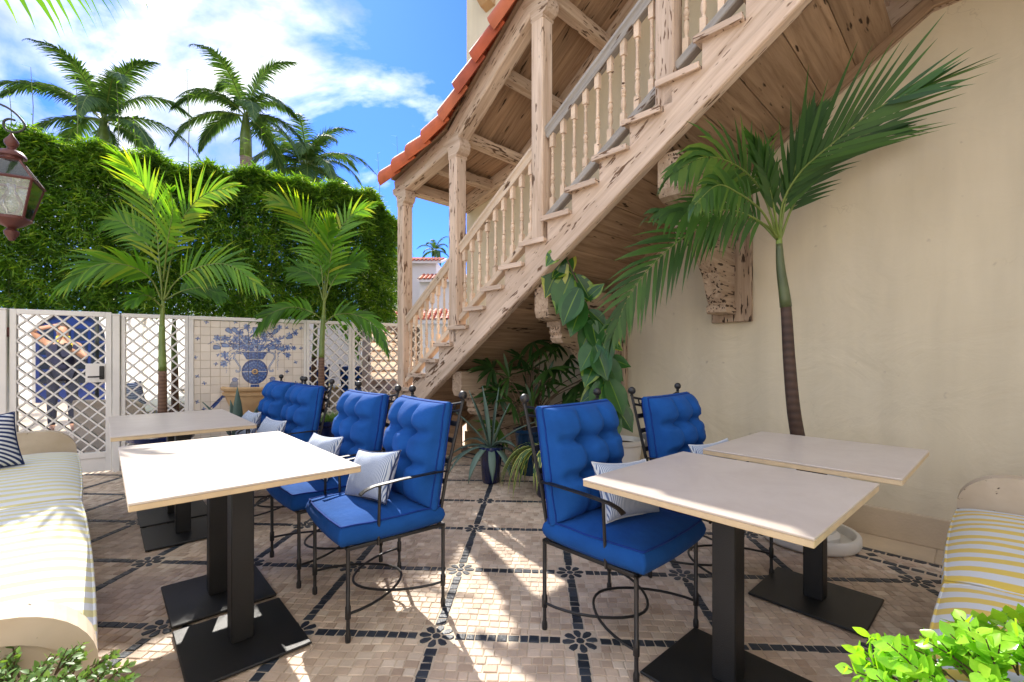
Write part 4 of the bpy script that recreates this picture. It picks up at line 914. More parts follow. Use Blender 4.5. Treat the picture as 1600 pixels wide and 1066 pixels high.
def make_chair(label, M, group, seed=0):
    t = thing('garden_chair', label, 'chair', M, group); I = MAT['iron']
    def P(name, mb, par=t, mat=I, T=Matrix(), smooth='auto'): return mb.build(name, mat, par, M @ T, smooth=smooth)
    hw, hd = .25, .23
    for sx in (-1, 1):
        for sy in (-1, 1):
            mb = MB(); x, y = sx*hw, sy*hd
            mb.lathe([(0, 0), (.0115, 0), (.0125, .012), (.0125, .03), (.0085, .04), (.008, .095), (.0125, .10), (.0125, .15), (.009, .155), (.009, CH_H)], 8, (x, y, 0)); P('leg', mb)
    mb = MB(); r = .008
    for a, b in (((-hw, -hd), (hw, -hd)), ((hw, -hd), (hw, hd)), ((hw, hd), (-hw, hd)), ((-hw, hd), (-hw, -hd))):
        A = Vector((*a, CH_H)); B = Vector((*b, CH_H)); F_ = frame(A, B-A); mb.cbox(-.008, (B-A).length+.008, -.008, .008, -.008, .008, .002, T=F_)
    for k in range(5): y = -hd+.07+k*.085; mb.cbox(-hw+.006, hw-.006, y-.014, y+.014, CH_H-.004, CH_H+.002, .001)
    P('seat_frame', mb)
    for sy in (-1, 1):
        pts = []
        for k in range(21):
            a = math.pi*k/20; pts.append((-hw*math.cos(a)*1.0*(1 if k in (0, 20) else 1)*(1-.18*math.sin(a)**2), sy*hd-sy*math.sin(a)*.345, .118))
        mb = MB(); mb.tube(pts, .0062, 7); P('stretcher', mb)
    # back: uprights lean back, knuckle at the arm
    def up(x, z): return (x*(1+.13*max(0, (z-CH_H)/.62)), -hd+.02-.10*max(0, (z-CH_H)/.62)-.02*max(0, (z-.7))/.3, z)
    ZT = .995
    mb = MB()
    for sx in (-1, 1):
        mb.tube([up(sx*hw*.96, CH_H), up(sx*hw*.96, .64), up(sx*hw*.975, .66), up(sx*hw*.99, ZT)], [.0085, .0085, .009, .0075], 8)
        mb.tube([up(sx*(hw-.075), CH_H), up(sx*(hw-.075), .64), up(sx*(hw-.075), ZT-.045)], .0065, 6)
    for dz in (0, -.038):
        mb.tube([up(sx, ZT-.008+dz-.030*(1-(sx/hw)**2)) for sx in [(-1+2*k/12)*hw*.985 for k in range(13)]], .0065, 7)
    for k in range(1, 9):
        x = (-1+2*k/9)*hw; z = ZT-.008-.030*(1-(x/hw)**2); mb.tube([up(x, z), up(x, z-.038)], .0045, 6)
    P('back_frame', mb)
    for z in (.88, .80, .70, .60, .50):
        mb = MB(); a = Vector(up(-hw*.97, z)); b = Vector(up(hw*.97, z)); F_ = frame(a, b-a); mb.cbox(0, (b-a).length, -.0025, .0025, -.013, .013, .001, T=F_); P('back_slat', mb)
    for sx in (-1, 1):
        mb = MB(); c = Vector(up(sx*hw*.99, ZT)); 
        mb.lathe([(0, -.004), (.009, -.003), (.010, .004), (.007, .008)]+[(.0215*math.sin(a), .028-.0215*math.cos(a)) for a in [math.pi*k/10 for k in range(1, 11)]], 14, tuple(c)); P('finial', mb)
        mb = MB(); pth = [up(sx*(hw*.97), .655), (sx*(hw+.02), -hd+.05, .662), (sx*(hw+.03), .00, .660), (sx*(hw+.028), .13, .650), (sx*(hw+.02), .165, .636), (sx*(hw+.016), .185, .620)]
        vs = []; fs = []
        for q, p_ in enumerate(pth):
            ww = .008 if q == 0 else (.013 if q < 5 else .016)
            for a, b in ((-ww, .003), (ww, .003), (ww, -.003), (-ww, -.003)): vs.append((p_[0]+a, p_[1], p_[2]+b))
        for q in range(len(pth)-1):
            for k in range(4): fs.append((q*4+k, q*4+(k+1) % 4, q*4+4+(k+1) % 4, q*4+4+k))
        fs += [(3, 2, 1, 0), tuple(len(vs)-4+k for k in range(4))]; mb.add(vs, fs)
        mb.tube([(sx*(hw+.006), .10, CH_H-.012), (sx*(hw+.010), .10, CH_H+.02), (sx*(hw+.026), .10, .652)], .007, 7); P('armrest', mb)
    # cushions
    sd_ = seed*3.7
    crown = lambda x, y: .028*(1-abs(x)**3.2)*(1-abs(y)**3.2)
    zz = CH_H+.008
    top = lambda x, y: zz+.088+crown(x, y)+.004*nz(x, y, sd_, 2.2)
    bot = lambda x, y: zz+.003
    mb, et, eb = cushion(.515, .50, 22, top, bot, cr=.05, bulge=.018, hang=4); sc_ = P('seat_cushion', mb, mat=MAT['blue_canvas'], T=Matrix.Translation((0, .018, 0)), smooth=True)
    mb = MB(); mb.tube([p+Vector((p.x, p.y, 0)).normalized()*.002 for p in et], .0042, 6, closed=True); mb.tube([p+Vector((p.x, p.y, 0)).normalized()*.002+Vector((0, 0, .01)) for p in eb], .0042, 6, closed=True); P('piping', mb, sc_, MAT['blue_piping'], Matrix.Translation((0, .018, 0)), True)
    def topb(x, y):
        e = (1-abs(x)**4)*(1-abs(y)**4); h = .112*e**.42
        dx = min(abs(x-1/3), abs(x+1/3)); dy = min(abs(y-.24), abs(y+.38)); tf = math.hypot(min(abs(x-1/3), abs(x+1/3)), dy)
        wb = .04*nz(x, y, sd_+2, 1.7); dx = abs(dx+wb*.6); dy = abs(dy+wb*.6)
        h -= (.030*math.exp(-(dx/.10)**2)+.036*math.exp(-(dy/.085)**2)+.052*math.exp(-(tf/.15)**2)+.0035*math.sin(9*math.atan2(y-.24, abs(x)-.333))*math.exp(-(tf/.22)**2))*min(1, e*1.8)-.0022*math.sin(46*y+9*nz(x, y, sd_, 2))*(abs(x) > .7)*e
        return .012+h+.006*nz(x, y, sd_+5, 3)+.004*nz(x*1, y*3, sd_+9, 5)*(.3+math.exp(-(dy/.2)**2))
    botb = lambda x, y: -.028-.012*(1-x**4)*(1-y**4)
    mb, et, eb = cushion(.515, .51, 44, topb, botb, bulge=.012, hang=4, cfun=lambda x, y: (x*(1-.025*(1-y*y))*(1-.02*x*x*y*y), y*(1-.035*(1-x*x))*(1-.02*x*x*y*y)))
    TB = Matrix.Translation((0, -hd+.018, CH_H+.340)) @ Matrix.Rotation(math.radians(90+9.0), 4, 'X') @ Matrix.Rotation(math.pi, 4, 'Y') @ Matrix.Rotation(math.pi, 4, 'Z')
    # local z of the cushion must look forward (+y)
    zdir = TB.to_3x3() @ Vector((0, 0, 1))
    if zdir.y < 0: TB = TB @ Matrix.Rotation(math.pi, 4, 'X')
    bc = P('back_cushion', mb, mat=MAT['blue_canvas'], T=TB, smooth=True)
    mb = MB(); mb.tube([p+Vector((p.x, p.y, 0)).normalized()*.002 for p in et], .0038, 6, closed=True); mb.tube([p+Vector((p.x, p.y, 0)).normalized()*.002 for p in eb], .0038, 6, closed=True); P('piping', mb, bc, MAT['blue_piping'], TB, True)
    return t
GL = 'blue cushioned iron chairs around the tables'
fL1 = (-.785, -.62); fL = (-.73, -.684); fR = (.688, -.725)
c1 = make_chair('blue cushioned iron chair nearest the large white table corner, its seat in full sun', ground_frame(-.672, 2.285, fL1), GL, 1)
chairs = [(c1, ground_frame(-.672, 2.285, fL1))]
specs = [(-1.115, 2.74, (-.74, -.67), 'blue cushioned iron chair second along the large white table, partly behind the nearest one'),
         (-1.80, 3.46, (-.72, -.69), 'right hand one of two far blue chairs by the low table before the fence'),
         (-2.24, 3.93, (-.72, -.69), 'farthest blue cushioned chair, in front of the painted tile panel'),
         (.485, 2.045, (.69, -.72), 'blue cushioned iron chair in shade at the front right table, all four legs showing'),
         (1.10, 2.53, (.70, -.715), 'blue cushioned iron chair against the cream wall at the rear right table')]
for x, y, f, lb in specs:
    M = ground_frame(x, y, f); chairs.append((copy_tree(c1, M, lb), M))
# tables
def make_table(name, label, cx, cy, w, l, ped, group, dirl=(.667, -.745)):
    f = dirl; M = ground_frame(cx, cy, f); t = thing(name, label, 'table', M, group)
    mb = MB(); mb.cbox(-w/2, w/2, -l/2, l/2, .742, .750, .002); tp = mb.build('tabletop', MAT['quartz_top'], t, M)
    mb = MB(); mb.cbox(-w/2+.001, w/2-.001, -l/2+.001, l/2-.001, .722, .7415, .002); mb.build('top_edge', MAT['wood_edge'], tp, M)
    for dy in ped:
        mb = MB(); mb.cbox(-.215, .215, dy-.24, dy+.24, .006, .018, .004); bp = mb.build('base_plate', MAT['pedestal_black'], t, M)
        mb = MB()
        for a in (-.19, .19):
            for b in (-.215, .215): mb.lathe([(0, 0), (.013, 0), (.013, .007), (0, .007)], 10, (a, dy+b, 0))
        mb.build('glide', MAT['black_lever'], bp, M)
        mb = MB(); mb.cbox(-.0425, .0425, dy-.0425, dy+.0425, .018, .705, .004); mb.build('pedestal', MAT['pedestal_black'], t, M)
        mb = MB(); mb.cbox(-.16, .16, dy-.03, dy+.03, .705, .7215, .002); mb.cbox(-.03, .03, dy-.16, dy-.0305, .707, .7215, .002); mb.cbox(-.03, .03, dy+.0305, dy+.16, .707, .7215, .002); mb.build('top_bracket', MAT['pedestal_black'], t, M)
    return t
GT = 'pale stone topped tables on black pedestals'
make_table('dining_table', 'long pale table in full sun at the left bench, nearest the viewer', -1.333, 2.15, .762, 1.222, (-.26, .26), GT)
make_table('dining_table', 'long pale table farther back near the lattice gate, in shade', -2.436, 3.338, .755, 1.222, (-.26, .26), GT)
make_table('dining_table', 'square pale table at front right with the chair tucked beside it', .806, 1.706, .762, .762, (0,), GT, (.662, -.749))
make_table('dining_table', 'square pale table at rear right, nearest the cream wall', 1.517, 2.29, .80, .775, (0,), GT, (.672, -.74))

# pillows
def pillow(name, label, M, w, h, th, mat, pip, group=None, seed=0, pinch=.10, flop=0):
    def cf(x, y): return x*(1-pinch*(1-y*y)*x*x), y*(1-pinch*(1-x*x)*y*y)
    e = lambda x, y: ((1-x*x)*(1-y*y))
    top = lambda x, y: th/2*e(x, y)**.42+.006*nz(x, y, seed, 2.5)*e(x, y)**.3+flop*(x*x)
    bot = lambda x, y: -th/2*e(x, y)**.42+.006*nz(x, y, seed+3, 2.5)*e(x, y)**.3+flop*(x*x)-.002
    mb, et, eb = cushion(w, h, 22, top, bot, bulge=0, hang=1, cfun=cf)
    t = mb.build(name, MAT[mat], None, M, smooth=True); tag(t, label, 'pillow', group)
    mb = MB(); mb.tube([(a+b)/2+Vector((a.x, a.y, 0)).normalized()*.002 for a, b in zip(et, eb)], .004, 6, closed=True); mb.build('piping', MAT[pip], t, M, smooth=True)
    return t
def lean(M, x, y, z, yaw, tilt, roll=0):
    """pillow standing on the seat: face looks to +y, then yaw about z, lean back by tilt, roll in its own plane"""
    return M @ Matrix.Translation((x, y, z)) @ Matrix.Rotation(yaw, 4, 'Z') @ Matrix.Rotation(-math.pi/2+tilt, 4, 'X') @ Matrix.Rotation(roll, 4, 'Z')
GP = 'striped lumbar pillows on the blue chairs'
pl = [(0, 'striped pillow leaning on the sunlit nearest blue chair', .015, .02, .18, .12), (1, 'striped pillow on the second chair, just above the sunlit table edge', 0, .03, .1, .05),
      (2, 'small striped pillow on the right hand far chair', 0, .03, .1, .0), (3, 'small striped pillow on the farthest blue chair', 0, .02, .0, .05), (4, 'striped pillow on the shaded chair behind the front right table corner', -.015, .02, -.12, -.10), (5, 'striped pillow half hidden behind the rear right table', -.0, .03, -.2, .0)]
for i, lb, x, y, yaw, roll in pl:
    M = chairs[i][1]; pillow('lumbar_pillow', lb, lean(M, x, y+.005, CH_H+.10+.13, yaw, math.radians(24), roll), .35, .25, .12, 'ticking', 'white_piping' if i != 0 else 'navy_piping', GP, seed=i*2.3, pinch=.13)

# benches
def bench(name, label, origin, along, depthdir, L_, D_, ends, SH, cush, cmat, backrest=False):
    """stone bench: local x along the length, local y away from the sitter's front edge"""
    a = Vector(along).normalized(); d = Vector(depthdir).normalized(); M = Matrix((a, d, a.cross(d))).transposed().to_4x4(); M.translation = Vector(origin)
    if M.to_3x3().determinant() < 0: pass
    flip = a.cross(d).z < 0
    if flip:   # keep z up: use a mirrored y with negative extents
        M = Matrix((a, -d, Vector((0, 0, 1)))).transposed().to_4x4(); M.translation = Vector(origin)
    s = -1 if flip else 1
    t = thing(name, label, 'bench', M)
    def yb(y0, y1): return (min(s*y0, s*y1), max(s*y0, s*y1))
    y0, y1 = yb(.035, D_)
    mb = MB(); mb.cbox(.03, L_-.03, y0, y1, -.006, SH-.10, .008); mb.build('bench_body', MAT['bench_stone'], t, M)
    for e in ends:
        x0, x1 = (L_-.085, L_) if e > 0 else (0, .085)
        # end slab: top sweeps down in an ogee towards the front edge
        poly = [(s*.0, -.006), (s*.0, SH-.03)]
        for k in range(11):
            u = k/10; poly.append((s*(.19*(1-math.cos(u*math.pi/2))), SH-.02+.165*math.sin(u*math.pi/2)))
        poly += [(s*D_, SH+.150), (s*D_, -.006)]
        mb = MB(); mb.prism(poly, x0, x1, 'x'); ar = mb.build('bench_end', MAT['bench_stone'], t, M)
        # raised rim round the outer face
        fx = x1 if e > 0 else x0; rim = [(p[0], p[1]) for p in poly[1:-1]]; inner = [(p[0]+s*.022, p[1]-.055) for p in rim]
        mb = MB(); vs = [(fx+(.012 if e > 0 else -.012), *p) for p in rim]+[(fx+(.012 if e > 0 else -.012), *p) for p in inner]+[(fx, *p) for p in rim]+[(fx, *p) for p in inner]; n = len(rim)
        fs = []
        for i in range(n-1): fs += [(i, i+1, n+i+1, n+i), (2*n+i, 2*n+i+1, i+1, i), (n+i, n+i+1, 3*n+i+1, 3*n+i)]
        mb.add(vs, fs); mb.build('rim_moulding', MAT['bench_stone'], ar, M)
    cushions = []
    for k, (x0, x1) in enumerate(cush):
        w_, d_ = x1-x0-.006, D_-.0
        cr_ = lambda x, y: .030*(1-abs(x)**4)*(1-abs(y)**4)
        top = lambda x, y, k=k: SH-.018-.02*(abs(y)**6)+cr_(x, y)+.006*nz(x*2, y, k*7+.3, 2.2)
        bot = lambda x, y: SH-.098
        mb, et, eb = cushion(w_, d_, 24, top, bot, cr=.035, bulge=.014, hang=4)
        T = Matrix.Translation(((x0+x1)/2, s*(D_/2-.01), 0)); c_ = tag(mb.build('seat_cushion', MAT[cmat], t, M @ T, smooth=True)); cushions.append(c_)
        mb = MB(); mb.tube([p+Vector((0, 0, -.002)) for p in et], .005, 6, closed=True); mb.build('piping', MAT[cmat], c_, M @ T, smooth=True)
    return t, M
LB, MLB = bench('stone_bench', 'long stone bench at far left with sunlit pale yellow striped cushions', SP(-1.50, 3.885, 0), -U, Nn, 3.55, .74, (1, -1), .50, [(.09, 1.80), (1.80, 3.46)], 'pale_yellow_stripe')
RB, MRB = bench('stone_bench', 'shaded stone bench at right by the wall with yellow striped cushions', SP(-.09, .70, 0), Nn, U, 2.3, .72, (-1, 1), .50, [(.09, 1.14), (1.14, 2.21)], 'yellow_stripe')
pillow('wave_pillow', 'navy and white wave patterned pillow on the left striped bench', Matrix.Translation(SP(-4.30, 4.33, .67)) @ Matrix.Rotation(math.radians(-45+95), 4, 'Z') @ Matrix.Rotation(math.radians(80), 4, 'X') @ Matrix.Rotation(.12, 4, 'Z'), .34, .34, .14, 'navy_wave', 'navy_piping', None, 4, pinch=.08)

# ================================================================== PLANTS
def ribbon(vs, fs, tn, p0, d, up_, L_, wd, droop, seg=4, tone=.4, tipsplit=False, wprof=None, curl=0):
    """one leaflet: ribbon from p0 along d that bends down"""
    d = d.normalized(); side = d.cross(up_)
    if side.length < 1e-4: side = d.orthogonal()
    side.normalize(); b = len(vs); p = p0.copy(); st_ = L_/seg
    for k in range(seg+1):
        t = k/seg; w_ = wd*(wprof[k] if wprof else (.45+.55*math.sin(math.pi*min(1, t*1.05+.12))) * (1-t**4)) if k < seg else 0.0
        q = side*(w_/2)
        if k == seg: vs.append(tuple(p))
        else: vs.append(tuple(p-q)); vs.append(tuple(p+q))
        d = (d+Vector((0, 0, -droop/seg))+up_*curl/seg).normalized(); side = (side-d*side.dot(d)).normalized(); p = p+d*st_
    for k in range(seg-1): fs.append((b+2*k, b+2*k+1, b+2*k+3, b+2*k+2)); tn.append(min(1, max(0, tone+R.uniform(-.03, .03)+.0)))
    fs.append((b+2*seg-2, b+2*seg-1, b+2*seg)); tn.append(min(1, tone+.12))
def bez(P, n):
    """Catmull-Rom through the points"""
    P = [Vector(p) for p in P]; P = [P[0]*2-P[1]]+P+[P[-1]*2-P[-2]]; out = []; m = len(P)-3
    for i in range(n+1):
        u = i/n*m; k = min(int(u), m-1); t = u-k; a, b, c, d = P[k:k+4]
        out.append(.5*((2*b)+(c-a)*t+(2*a-5*b+4*c-d)*t*t+(3*b-a-3*c+d)*t**3))
    return out
def frond(parent, M, P, leafmat_, nleaf=34, Lmax=.34, wd=.028, droop=.5, start=.22, seed=0, spread=.75, v=.25, r0=.010, planeN=None, name='frond', tone=(.1, .8), seg=4, stemmat='frond_stem', fwd=.0):
    rr = random.Random(seed); pts = bez(P, 24); vs = []; fs = []; tn = []
    mb = MB(); mb.tube(pts, [r0*(1-.85*i/24) for i in range(25)], 6)
    stem = mb
    for i in range(nleaf):
        t = start+(1-start)*(i+.5)/nleaf; u = t*24; k = min(23, int(u)); p = pts[k].lerp(pts[k+1], u-k); tg = (pts[k+1]-pts[k]).normalized()
        nrm = planeN.copy() if planeN is not None else Vector((0, 0, 1))
        sd = tg.cross(nrm)
        if sd.length < .05: sd = tg.cross(Vector((.3, 1, .1)))
        sd.normalize(); nn = sd.cross(tg).normalized()
        q = (i+.5)/nleaf; Ls = Lmax*(.35+.65*math.sin(math.pi*min(1, q*.9+.14))**.8)*rr.uniform(.88, 1.08)
        ang = spread*(1.15-.75*q)
        for s in (-1, 1):
            d = (tg*math.cos(ang)+sd*s*math.sin(ang)+nn*(v+rr.uniform(-.08, .08))+tg*fwd).normalized()
            ribbon(vs, fs, tn, p, d, nn, Ls*rr.uniform(.92, 1.05), wd*rr.uniform(.8, 1.1), droop*rr.uniform(.6, 1.3), seg, tone=rr.uniform(*tone))
    # terminal leaflets
    tg = (pts[-1]-pts[-2]).normalized()
    for k in range(3): ribbon(vs, fs, tn, pts[-1], (tg+Vector((rr.uniform(-.2, .2), rr.uniform(-.2, .2), rr.uniform(-.1, .1)))), Vector((0, 0, 1)), Lmax*.5, wd*.8, droop, seg, tone=rr.uniform(*tone))
    me = bpy.data.meshes.new(name); sv, sf = stem.v, stem.f; b = len(sv)
    me.from_pydata(sv+vs, [], sf+[tuple(b+q for q in f) for f in fs]); set_tone(me, [0.0]*len(sf)+tn)
    me.materials.append(MAT[stemmat]); me.materials.append(MAT[leafmat_]); me.polygons.foreach_set('material_index', [0]*len(sf)+[1]*len(fs)); me.polygons.foreach_set('use_smooth', [True]*len(me.polygons))
    me.update(); Mi = M.inverted(); me.transform(Mi); return mobj(name, me, None, parent, M)
def pot(name, label, x, y, prof, mat, soil_z, soil_r, group=None, saucer=None, cat='plant pot'):
    M = Matrix.Translation((x, y, 0)); mb = MB(); mb.lathe(prof, 32); t = mb.build(name, MAT[mat], None, M, smooth='auto'); tag(t, label, cat, group)
    mb = MB(); mb.lathe([(0, soil_z+.01), (soil_r*.5, soil_z+.006), (soil_r, soil_z)], 20); mb.build('soil', MAT['soil'], t, M)
    if saucer:
        r = saucer; mb = MB(); mb.lathe([(0, .004), (r-.03, .004), (r-.01, .012), (r, .03), (r, .075), (r-.008, .085), (r-.028, .085), (r-.034, .075), (r-.04, .03), (r-.06, .018), (0, .018)], 36); mb.build('saucer', MAT[mat], t, M, smooth='auto')
    return t
def palm(name, label, base, trunk, Mbase, r0, r1, segs):
    """segs: list of (z fraction start, end, material)"""
    t = thing(name, label, 'palm tree', Matrix.Translation(base)); return t
# --- palm in the pot beside the gate
def potpalm(label, px, Y, z0, pts_px, trunkR, mats, fronds, seed, name='potted_palm', lm='palm_leaf', ztoff=0):
    base = at(px, 557+(CAMH-z0)*F/Y, Y); t = thing(name, label, 'palm tree', Matrix.Translation(base)); M = Matrix.Translation(base)
    P = bez([at(*p) for p in pts_px], 30)
    for (nm, a, b, mat, ra, rb) in mats:
        seg = P[int(a*30):int(b*30)+1]; mb = MB(); n = len(seg); mb.tube([p-base for p in seg], [ra+(rb-ra)*i/(n-1) for i in range(n)], 12); mb.build(nm, MAT[mat], t, M, smooth=True)
    for i, f in enumerate(fronds):
        pts, kw = f; frond(t, M, [at(*p) for p in pts], lm, seed=seed+i, **kw)
    return t
view = Vector((0, -1, .15)).normalized()
def K(**k): d = dict(nleaf=22, Lmax=.38, wd=.034, droop=.45, planeN=view, v=.12, r0=.009); d.update(k); return d
pot('ceramic_pot', 'low cobalt blue pot holding the palm behind the rear left table', -3.57, 4.66, [(0, .0), (.19, 0), (.2, .02), (.25, .36), (.28, .38), (.285, .42), (.255, .425), (.23, .39), (.22, .34)], 'blue_glaze', .36, .235)
potpalm('bright green potted palm in front of the lattice beside the gate', 253, 4.68, .36,
    [(255, 690, 4.66), (254, 640, 4.66), (254, 580, 4.67), (253, 520, 4.68), (255, 470, 4.7)], .04,
    [('trunk', 0, .52, 'palm_trunk', .044, .036), ('crownshaft', .5, .80, 'crownshaft', .037, .026), ('crown_stem', .79, 1, 'frond_stem', .026, .014)],
    [([(254, 475, 4.7), (250, 420, 4.66), (243, 350, 4.6), (225, 290, 4.5), (192, 250, 4.35)], K(Lmax=.42, nleaf=23, tone=(.35, .95), start=.25)),
     ([(255, 475, 4.7), (266, 410, 4.68), (284, 345, 4.6), (318, 305, 4.5), (366, 292, 4.4)], K(Lmax=.42, nleaf=23, tone=(.35, .95), start=.3)),
     ([(253, 470, 4.7), (235, 435, 4.6), (200, 415, 4.45), (150, 415, 4.3), (95, 450, 4.2)], K(Lmax=.36, droop=.8, start=.25)),
     ([(256, 470, 4.7), (275, 440, 4.6), (312, 417, 4.5), (360, 415, 4.4), (412, 452, 4.3)], K(Lmax=.40, droop=.6, start=.3)),
     ([(254, 450, 4.7), (240, 400, 4.8), (215, 365, 4.85), (185, 345, 4.9), (165, 350, 4.9)], K(Lmax=.34, start=.3)),
     ([(255, 440, 4.7), (262, 380, 4.5), (270, 330, 4.3), (268, 300, 4.1)], K(Lmax=.36, start=.3, tone=(.3, .8))),
     ([(253, 480, 4.68), (238, 465, 4.6), (222, 462, 4.5), (205, 475, 4.4)], K(Lmax=.2, nleaf=18, start=.3)),
     ([(256, 470, 4.7), (285, 455, 4.9), (320, 450, 5.0), (350, 465, 5.0)], K(Lmax=.26, nleaf=24, start=.3, tone=(0, .4)))], 40)
pot('ceramic_pot', 'cobalt blue pot with the second palm before the right lattice', -2.42, 5.45, [(0, 0), (.15, 0), (.16, .02), (.21, .33), (.235, .35), (.24, .38), (.21, .385), (.19, .34)], 'blue_glaze', .33, .195)
potpalm('slender potted palm with drooping fronds in front of the right lattice', 502, 5.55, .33,
    [(503, 640, 5.55), (502, 590, 5.57), (503, 540, 5.60), (505, 500, 5.60), (507, 465, 5.60)], .04,
    [('trunk', 0, .42, 'palm_trunk', .040, .034), ('crownshaft', .4, .80, 'crownshaft', .034, .025), ('crown_stem', .79, 1, 'frond_stem', .024, .014)],
    [([(506, 475, 5.60), (502, 420, 5.55), (487, 370, 5.70), (462, 330, 5.55), (428, 312, 5.45)], K(Lmax=.44, nleaf=23, tone=(.3, .9), start=.2)),
     ([(507, 475, 5.60), (513, 430, 5.60), (522, 380, 5.50), (545, 340, 5.65), (583, 320, 5.55)], K(Lmax=.42, tone=(.3, .95), start=.22)),
     ([(507, 505, 5.60), (525, 492, 5.50), (555, 492, 5.65), (585, 508, 5.55), (604, 545, 5.50)], K(Lmax=.34, droop=.9, nleaf=23, tone=(0, .5), start=.2)),
     ([(504, 500, 5.60), (485, 487, 5.50), (455, 480, 5.65), (420, 492, 5.55), (392, 520, 5.50)], K(Lmax=.34, droop=.9, nleaf=23, tone=(0, .5), start=.2)),
     ([(508, 470, 5.60), (520, 440, 5.65), (540, 415, 5.70), (565, 405, 5.70)], K(Lmax=.34, nleaf=26, start=.25, tone=(.1, .6))),
     ([(505, 470, 5.60), (495, 440, 5.70), (478, 425, 5.75), (455, 425, 5.75)], K(Lmax=.3, nleaf=24, start=.25, tone=(.0, .5))),
     ([(507, 470, 5.60), (509, 410, 5.65), (512, 370, 5.50), (520, 345, 5.35)], K(Lmax=.34, nleaf=23, start=.3, tone=(.2, .8)))], 60)
# --- tall palm in the white pot by the wall
pot('ceramic_pot', 'wide white glazed pot on a deep saucer holding the tall leaning palm', 1.955, 3.02, [(0, .02), (.15, .02), (.17, .03), (.175, .07), (.15, .09), (.155, .12), (.22, .34), (.235, .37), (.25, .385), (.25, .42), (.225, .425), (.205, .36)], 'white_glaze', .37, .205, saucer=.285)
potpalm('tall leaning palm with brown trunk and dark fronds against the cream wall', 1262, 3.0, .37,
    [(1262, 760, 2.98), (1250, 700, 2.95), (1240, 640, 2.92), (1233, 560, 2.9), (1228, 480, 2.9), (1220, 420, 2.9), (1217, 372, 2.9)], .05,
    [('trunk', 0, .70, 'dark_trunk', .046, .030), ('crownshaft', .69, .97, 'olive_shaft', .034, .019), ('crown_stem', .96, 1, 'frond_stem', .02, .018)],
    [([(1218, 378, 2.9), (1222, 320, 2.85), (1250, 270, 2.75), (1300, 225, 2.6), (1370, 170, 2.45), (1440, 138, 2.3)], K(Lmax=.56, wd=.027, nleaf=19, tone=(.0, .6), droop=.12, start=.12, spread=.62)),
     ([(1218, 378, 2.9), (1240, 320, 2.95), (1280, 260, 3.0), (1340, 215, 2.98), (1400, 203, 2.9)], K(Lmax=.38, wd=.026, nleaf=24, tone=(.0, .15), droop=.2, start=.2, spread=.5)),
     ([(1216, 375, 2.9), (1196, 352, 2.86), (1150, 330, 2.8), (1090, 330, 2.75), (1030, 330, 2.7)], K(Lmax=.34, wd=.030, nleaf=23, tone=(.1, .75), droop=1.3, start=.3, spread=.95, v=.05)),
     ([(1216, 375, 2.9), (1195, 310, 2.85), (1160, 265, 2.8), (1105, 245, 2.7), (1050, 270, 2.6)], K(Lmax=.36, wd=.034, nleaf=23, tone=(.15, .95), droop=1.2, start=.3, spread=.9)),
     ([(1215, 375, 2.9), (1180, 345, 2.95), (1120, 345, 3.0), (1050, 385, 3.05), (990, 450, 3.05), (958, 520, 3.05)], K(Lmax=.42, wd=.030, nleaf=23, tone=(.05, .7), droop=.5, start=.35, spread=.8)),
     ([(1217, 372, 2.9), (1208, 320, 2.8), (1195, 270, 2.7), (1175, 225, 2.6)], K(Lmax=.24, wd=.040, nleaf=22, tone=(.05, .5), droop=.25, start=.3, spread=.4)),
     ([(1218, 372, 2.9), (1226, 320, 2.85), (1240, 270, 2.8), (1262, 205, 2.75), (1270, 180, 2.75)], K(Lmax=.26, wd=.03, nleaf=22, tone=(.0, .4), droop=.2, start=.25, spread=.42)),
     ([(1215, 375, 2.9), (1190, 330, 2.75), (1150, 300, 2.6), (1120, 290, 2.5), (1085, 320, 2.4)], K(Lmax=.24, wd=.032, nleaf=23, tone=(.2, .9), droop=1.4, start=.35, spread=.9))], 80, lm='palm_leaf_dark')
# --- frond reaching in over the top left corner, on a palm that stands out of view
t = thing('overhanging_palm', 'palm whose frond tips hang into the top left corner of the view', 'palm tree', Matrix.Translation((-4.6, 2.2, 0))); M = Matrix.Translation((-4.6, 2.2, 0))
mb = MB(); mb.tube([(0, 0, 0), (.05, 0, 1.5), (.1, 0, 3.3)], [.09, .08, .06], 12); mb.build('trunk', MAT['palm_trunk'], t, M, smooth=True)
for i, (dx, dy, L_) in enumerate([(-.8, .6, 1.4), (-.9, -.4, 1.4), (-.1, -1, 1.3)]):
    b = Vector((-4.5, 2.2, 3.3)); d = Vector((dx, dy, 0)).normalized(); frond(t, M, [b, b+d*L_*.35+Vector((0, 0, .45)), b+d*L_*.7+Vector((0, 0, .45)), b+d*L_+Vector((0, 0, .1))], 'palm_leaf', nleaf=30, Lmax=.45, wd=.03, seed=90+i)
frond(t, M, [(-4.5, 2.2, 3.3), (-3.9, 2.3, 3.75), at(-60, -62, 2.4), at(50, -58, 2.4), at(130, -50, 2.4), at(205, -25, 2.4)], 'palm_leaf', nleaf=19, Lmax=.33, wd=.046, droop=1.6, spread=1.2, seed=95, tone=(.2, .7), v=-.3, start=.3)
